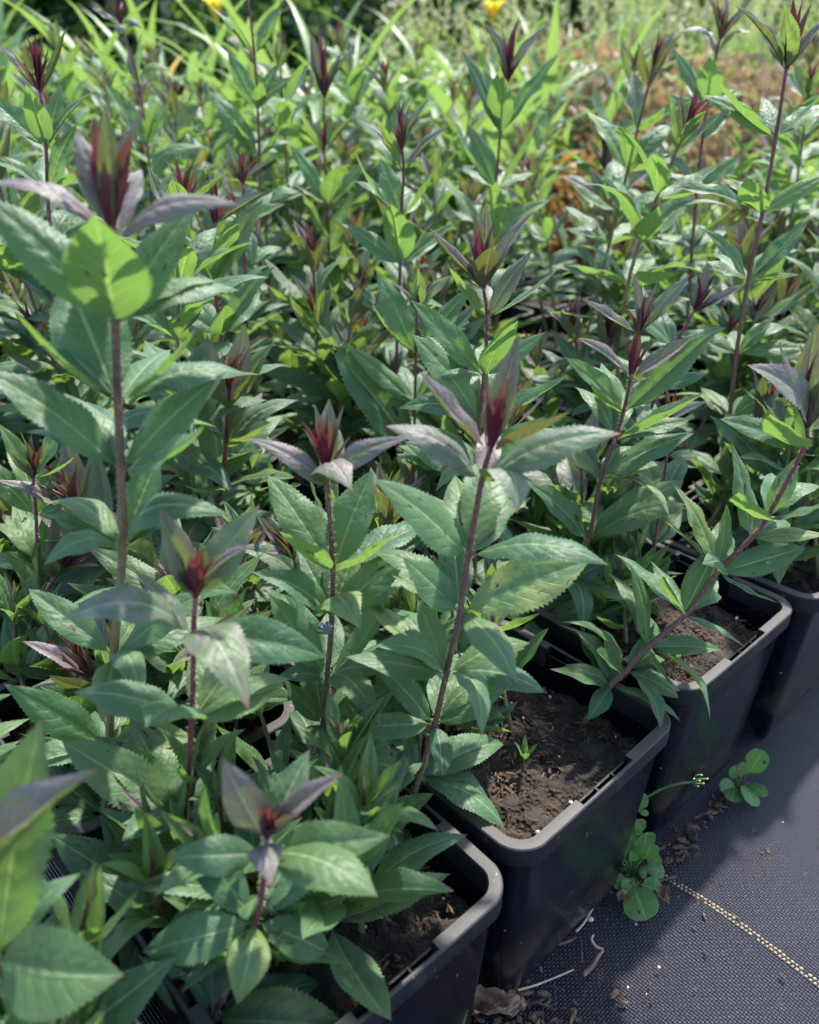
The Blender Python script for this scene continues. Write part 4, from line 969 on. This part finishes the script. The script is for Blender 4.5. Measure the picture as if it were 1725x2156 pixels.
STRAP = [blade_mesh(k, 'blade') for k in range(8)]; STRAPY = blade_mesh(3, 'blade_y')
STRAP_POS = [(-1.05, 1.72), (-.74, 1.66), (-.42, 1.70), (-.12, 1.66), (.14, 1.72), (-.92, 2.05), (-.56, 2.02), (-.22, 2.0), (.10, 2.05), (.34, 2.1), (-1.15, 2.5), (-.7, 2.5), (-.25, 2.45), (.2, 2.5), (.52, 2.75), (-1.3, 2.9), (.9, 3.0)]
STRAP_W = ['far left', 'left', 'left of centre', 'centre', 'right of centre']
for k, (x, y) in enumerate(STRAP_POS):
    rg = random.Random(k + 50)
    o = obj('strap_leaf_plant', None, loc=(x, y, 0))
    tag(o, 'clump of arching bright green strap leaves %s the bed, %s' % ('close behind' if y < 1.9 else 'further behind' if y < 2.3 else 'far behind', 'left' if x / y < -.3 else 'left of centre' if x / y < -.08 else 'near the centre' if x / y < .1 else 'right of centre'), 'plant', 'strap-leaved clumps behind the bed')
    for b in range(34):
        an = rg.uniform(0, 6.283); ln = rg.uniform(.42, .72)
        yl = (k == 2 and b == 0) or (k == 6 and b < 2)
        obj('blade', STRAPY if yl else rg.choice(STRAP), o, mtx=Matrix.Translation((rg.gauss(0, .05), rg.gauss(0, .05), 0)) @ Matrix.Rotation(an, 4, 'Z') @ Matrix.Diagonal((rg.uniform(.8, 1.1), ln, ln, 1)))
def yellow_flower(px, py, Y, label):
    p = at(px, py, Y); o = obj('yellow_flower', None, loc=(p.x, p.y, 0)); tag(o, label, 'flower', 'yellow flowers at the top edge')
    mb = MB(); mb.tube([Vector((0, 0, 0)), Vector((.004, 0, p.z * .5)), Vector((0, 0, p.z - .05))], [.004, .0035, .003], 6)
    obj('stalk', mb.build('stalk', M['blade']), o)
    V, F, UV = leaf_grid(4, 5, .8, .6, .1, .2, .3, .2, .1, 0, 0, 4, zw=.4)
    pm = mesh('petal', V, F, M['flower_y'], UV)
    for k in range(6):
        a = k * math.pi / 3; d = Vector((math.cos(a), math.sin(a), 0))
        b = Vector((0, 0, p.z - .05)); obj('petal', pm, o, mtx=leaf_matrix(b, b + d * .035 + Vector((0, 0, .055)), Vector((0, 0, 1)), .42))
yellow_flower(1040, 6, 2.35, 'pale yellow flower near the top edge, right of centre')
yellow_flower(452, 0, 2.3, 'yellow flower at the top edge, left of centre')

def foliage_mesh(name, n, rx, ry, rz, size, mat, seed, lobes=9, upright=0.0):
    """leaf-sized faces spread through lobes of a crown"""
    rg = random.Random(seed); mb = MB(); C = []
    for k in range(lobes):
        a = rg.uniform(0, 6.283); t = rg.random() ** .5
        C.append((Vector((rx * .6 * t * math.cos(a), ry * .6 * t * math.sin(a), rz * rg.uniform(.25, 1.35))), rg.uniform(.32, .6)))
    for k in range(n):
        c, r = rg.choice(C)
        d = Vector((rg.gauss(0, 1), rg.gauss(0, 1), rg.gauss(0, 1))).normalized() * (r * rg.random() ** .35)
        p = c + Vector((d.x * rx, d.y * ry, d.z * rz))
        if p.z < 0.01: continue
        y = Vector((rg.gauss(0, 1), rg.gauss(0, 1), rg.gauss(upright, 1))).normalized(); x = y.orthogonal().normalized(); x = Matrix.Rotation(rg.uniform(0, 6.28), 3, y) @ x
        s_ = size * rg.uniform(.6, 1.3)
        mb.add([p, p + y * s_ * .5 + x * s_ * .26, p + y * s_, p + y * s_ * .5 - x * s_ * .26], [(0, 1, 2, 3)])
    return mb.build(name, M[mat], False)
def shrub(name, label, cat, x, y, n, rx, ry, rz, size, mat, seed, group=None, me=None, upright=0., limbs=5):
    o = obj(name, None, loc=(x, y, 0)); tag(o, label, cat, group)
    f = obj('foliage', me or foliage_mesh('foliage', n, rx, ry, rz, size, mat, seed, upright=upright), o); f['kind'] = 'stuff'; f.rotation_euler = (0, 0, seed * 1.7)
    rg = random.Random(seed); mb = MB()
    for k in range(limbs):
        a = rg.uniform(0, 6.28); mb.tube([Vector((0, 0, 0)), Vector((math.cos(a) * rx * .25, math.sin(a) * ry * .25, rz * .6)), Vector((math.cos(a) * rx * .5, math.sin(a) * ry * .5, rz * 1.25))], [.02 * rz, .013 * rz, .005 * rz], 5)
    obj('trunk', mb.build('trunk', M['wood']), o)
    return o
# low plants just behind the bed on the right
shrub('brown_shrub', 'brown and orange autumn-coloured clump behind the bed, right of centre', 'shrub', .52, 2.35, 5200, .46, .34, .27, .034, 'brownleaf', 5, upright=.8)
shrub('brown_shrub', 'brown seedy clump behind the bed towards the right edge', 'shrub', 1.12, 2.75, 4200, .48, .35, .29, .034, 'brownleaf', 6, upright=.8)
shrub('orange_shrub', 'small bright orange tuft low in front of the brown clump', 'shrub', .40, 1.86, 700, .18, .10, .20, .036, 'orange', 7, upright=.6)
shrub('orange_shrub', 'tiny orange tuft beside the dark bud, right of centre', 'shrub', .30, 2.0, 260, .1, .08, .20, .034, 'orange', 9, upright=.6)
shrub('green_shrub', 'low bright green mound behind the bed at the right edge', 'shrub', .80, 1.78, 2600, .26, .2, .14, .05, 'palegreen', 8)
shrub('green_shrub', 'pale green mound between the bed and the brown clump', 'shrub', .58, 1.62, 1500, .2, .14, .1, .045, 'palegreen', 12)
def plume_grass(x, y, h, n, seed):
    rg = random.Random(seed); o = obj('plume_grass', None, loc=(x, y, 0)); tag(o, 'tuft of pale straw-coloured plume grass behind the brown clumps', 'grass', 'plume grasses at the back')
    mb = MB(); pb = MB()
    for k in range(n):
        a = rg.uniform(0, 6.28); r = rg.uniform(0, .3) * h; hh = h * rg.uniform(.6, 1.1); d = Vector((math.cos(a), math.sin(a), 0))
        b = d * rg.uniform(0, .08); t = b + d * r + Vector((0, 0, hh)); m_ = b.lerp(t, .5) + d * -.15 * r; w_ = Vector((-d.y, d.x, 0)) * .003
        mb.add([b - w_, b + w_, m_ + w_, m_ - w_, t], [(0, 1, 2, 3), (3, 2, 4)])
        for q in range(9):
            p = b.lerp(t, rg.uniform(.72, 1.0)); v = Vector((rg.gauss(0, 1), rg.gauss(0, 1), 1.2)).normalized() * .03; x_ = v.orthogonal().normalized() * .006
            pb.add([p, p + v * .5 + x_, p + v, p + v * .5 - x_], [(0, 1, 2, 3)])
    f = obj('grass_stems', mb.build('grass_stems', M['palegreen'], False), o); f['kind'] = 'stuff'
    f = obj('seed_plumes', pb.build('seed_plumes', M['tan'], False), o); f['kind'] = 'stuff'
for k, (x, y, h) in enumerate(((.75, 3.3, .75), (1.15, 3.4, .8), (1.55, 3.5, .85), (1.95, 3.6, .8), (.95, 4.0, .9), (1.5, 4.1, .95), (2.1, 4.2, .9), (.45, 3.8, .7), (.1, 3.9, .7))):
    plume_grass(x, y, h, 90, k + 3)
for k, (x, y) in enumerate(()):
    shrub('mauve_flowering_shrub', 'hazy blue-mauve flowering clump far behind the strap leaves', 'shrub', x, y, 1500, .4, .3, .34, .04, 'mauve', 20 + k, 'mauve clumps at the back')
HED = [foliage_mesh('foliage', 9500, 1.1, .9, .95, .10, 'hedge', k, lobes=16) for k in (31, 32)]
for k, (x, y) in enumerate(((-4.6, 6.6), (-3.1, 6.0), (-1.7, 6.4), (-.4, 5.8), (.8, 6.3), (2.0, 6.0), (3.3, 6.6), (4.7, 6.3), (-2.4, 7.6), (0.2, 7.6), (2.7, 7.7), (-5.6, 7.8), (5.4, 7.6), (-1.0, 7.2), (1.3, 7.1), (-3.8, 7.4), (4.0, 7.4))):
    shrub('hedge_shrub', 'dark green bushy shrub in the blurred hedge at the back', 'shrub', x, y, 0, 1, .8, .85, .09, 'hedge', 31 + k, 'hedge shrubs at the back', me=HED[k % 2])
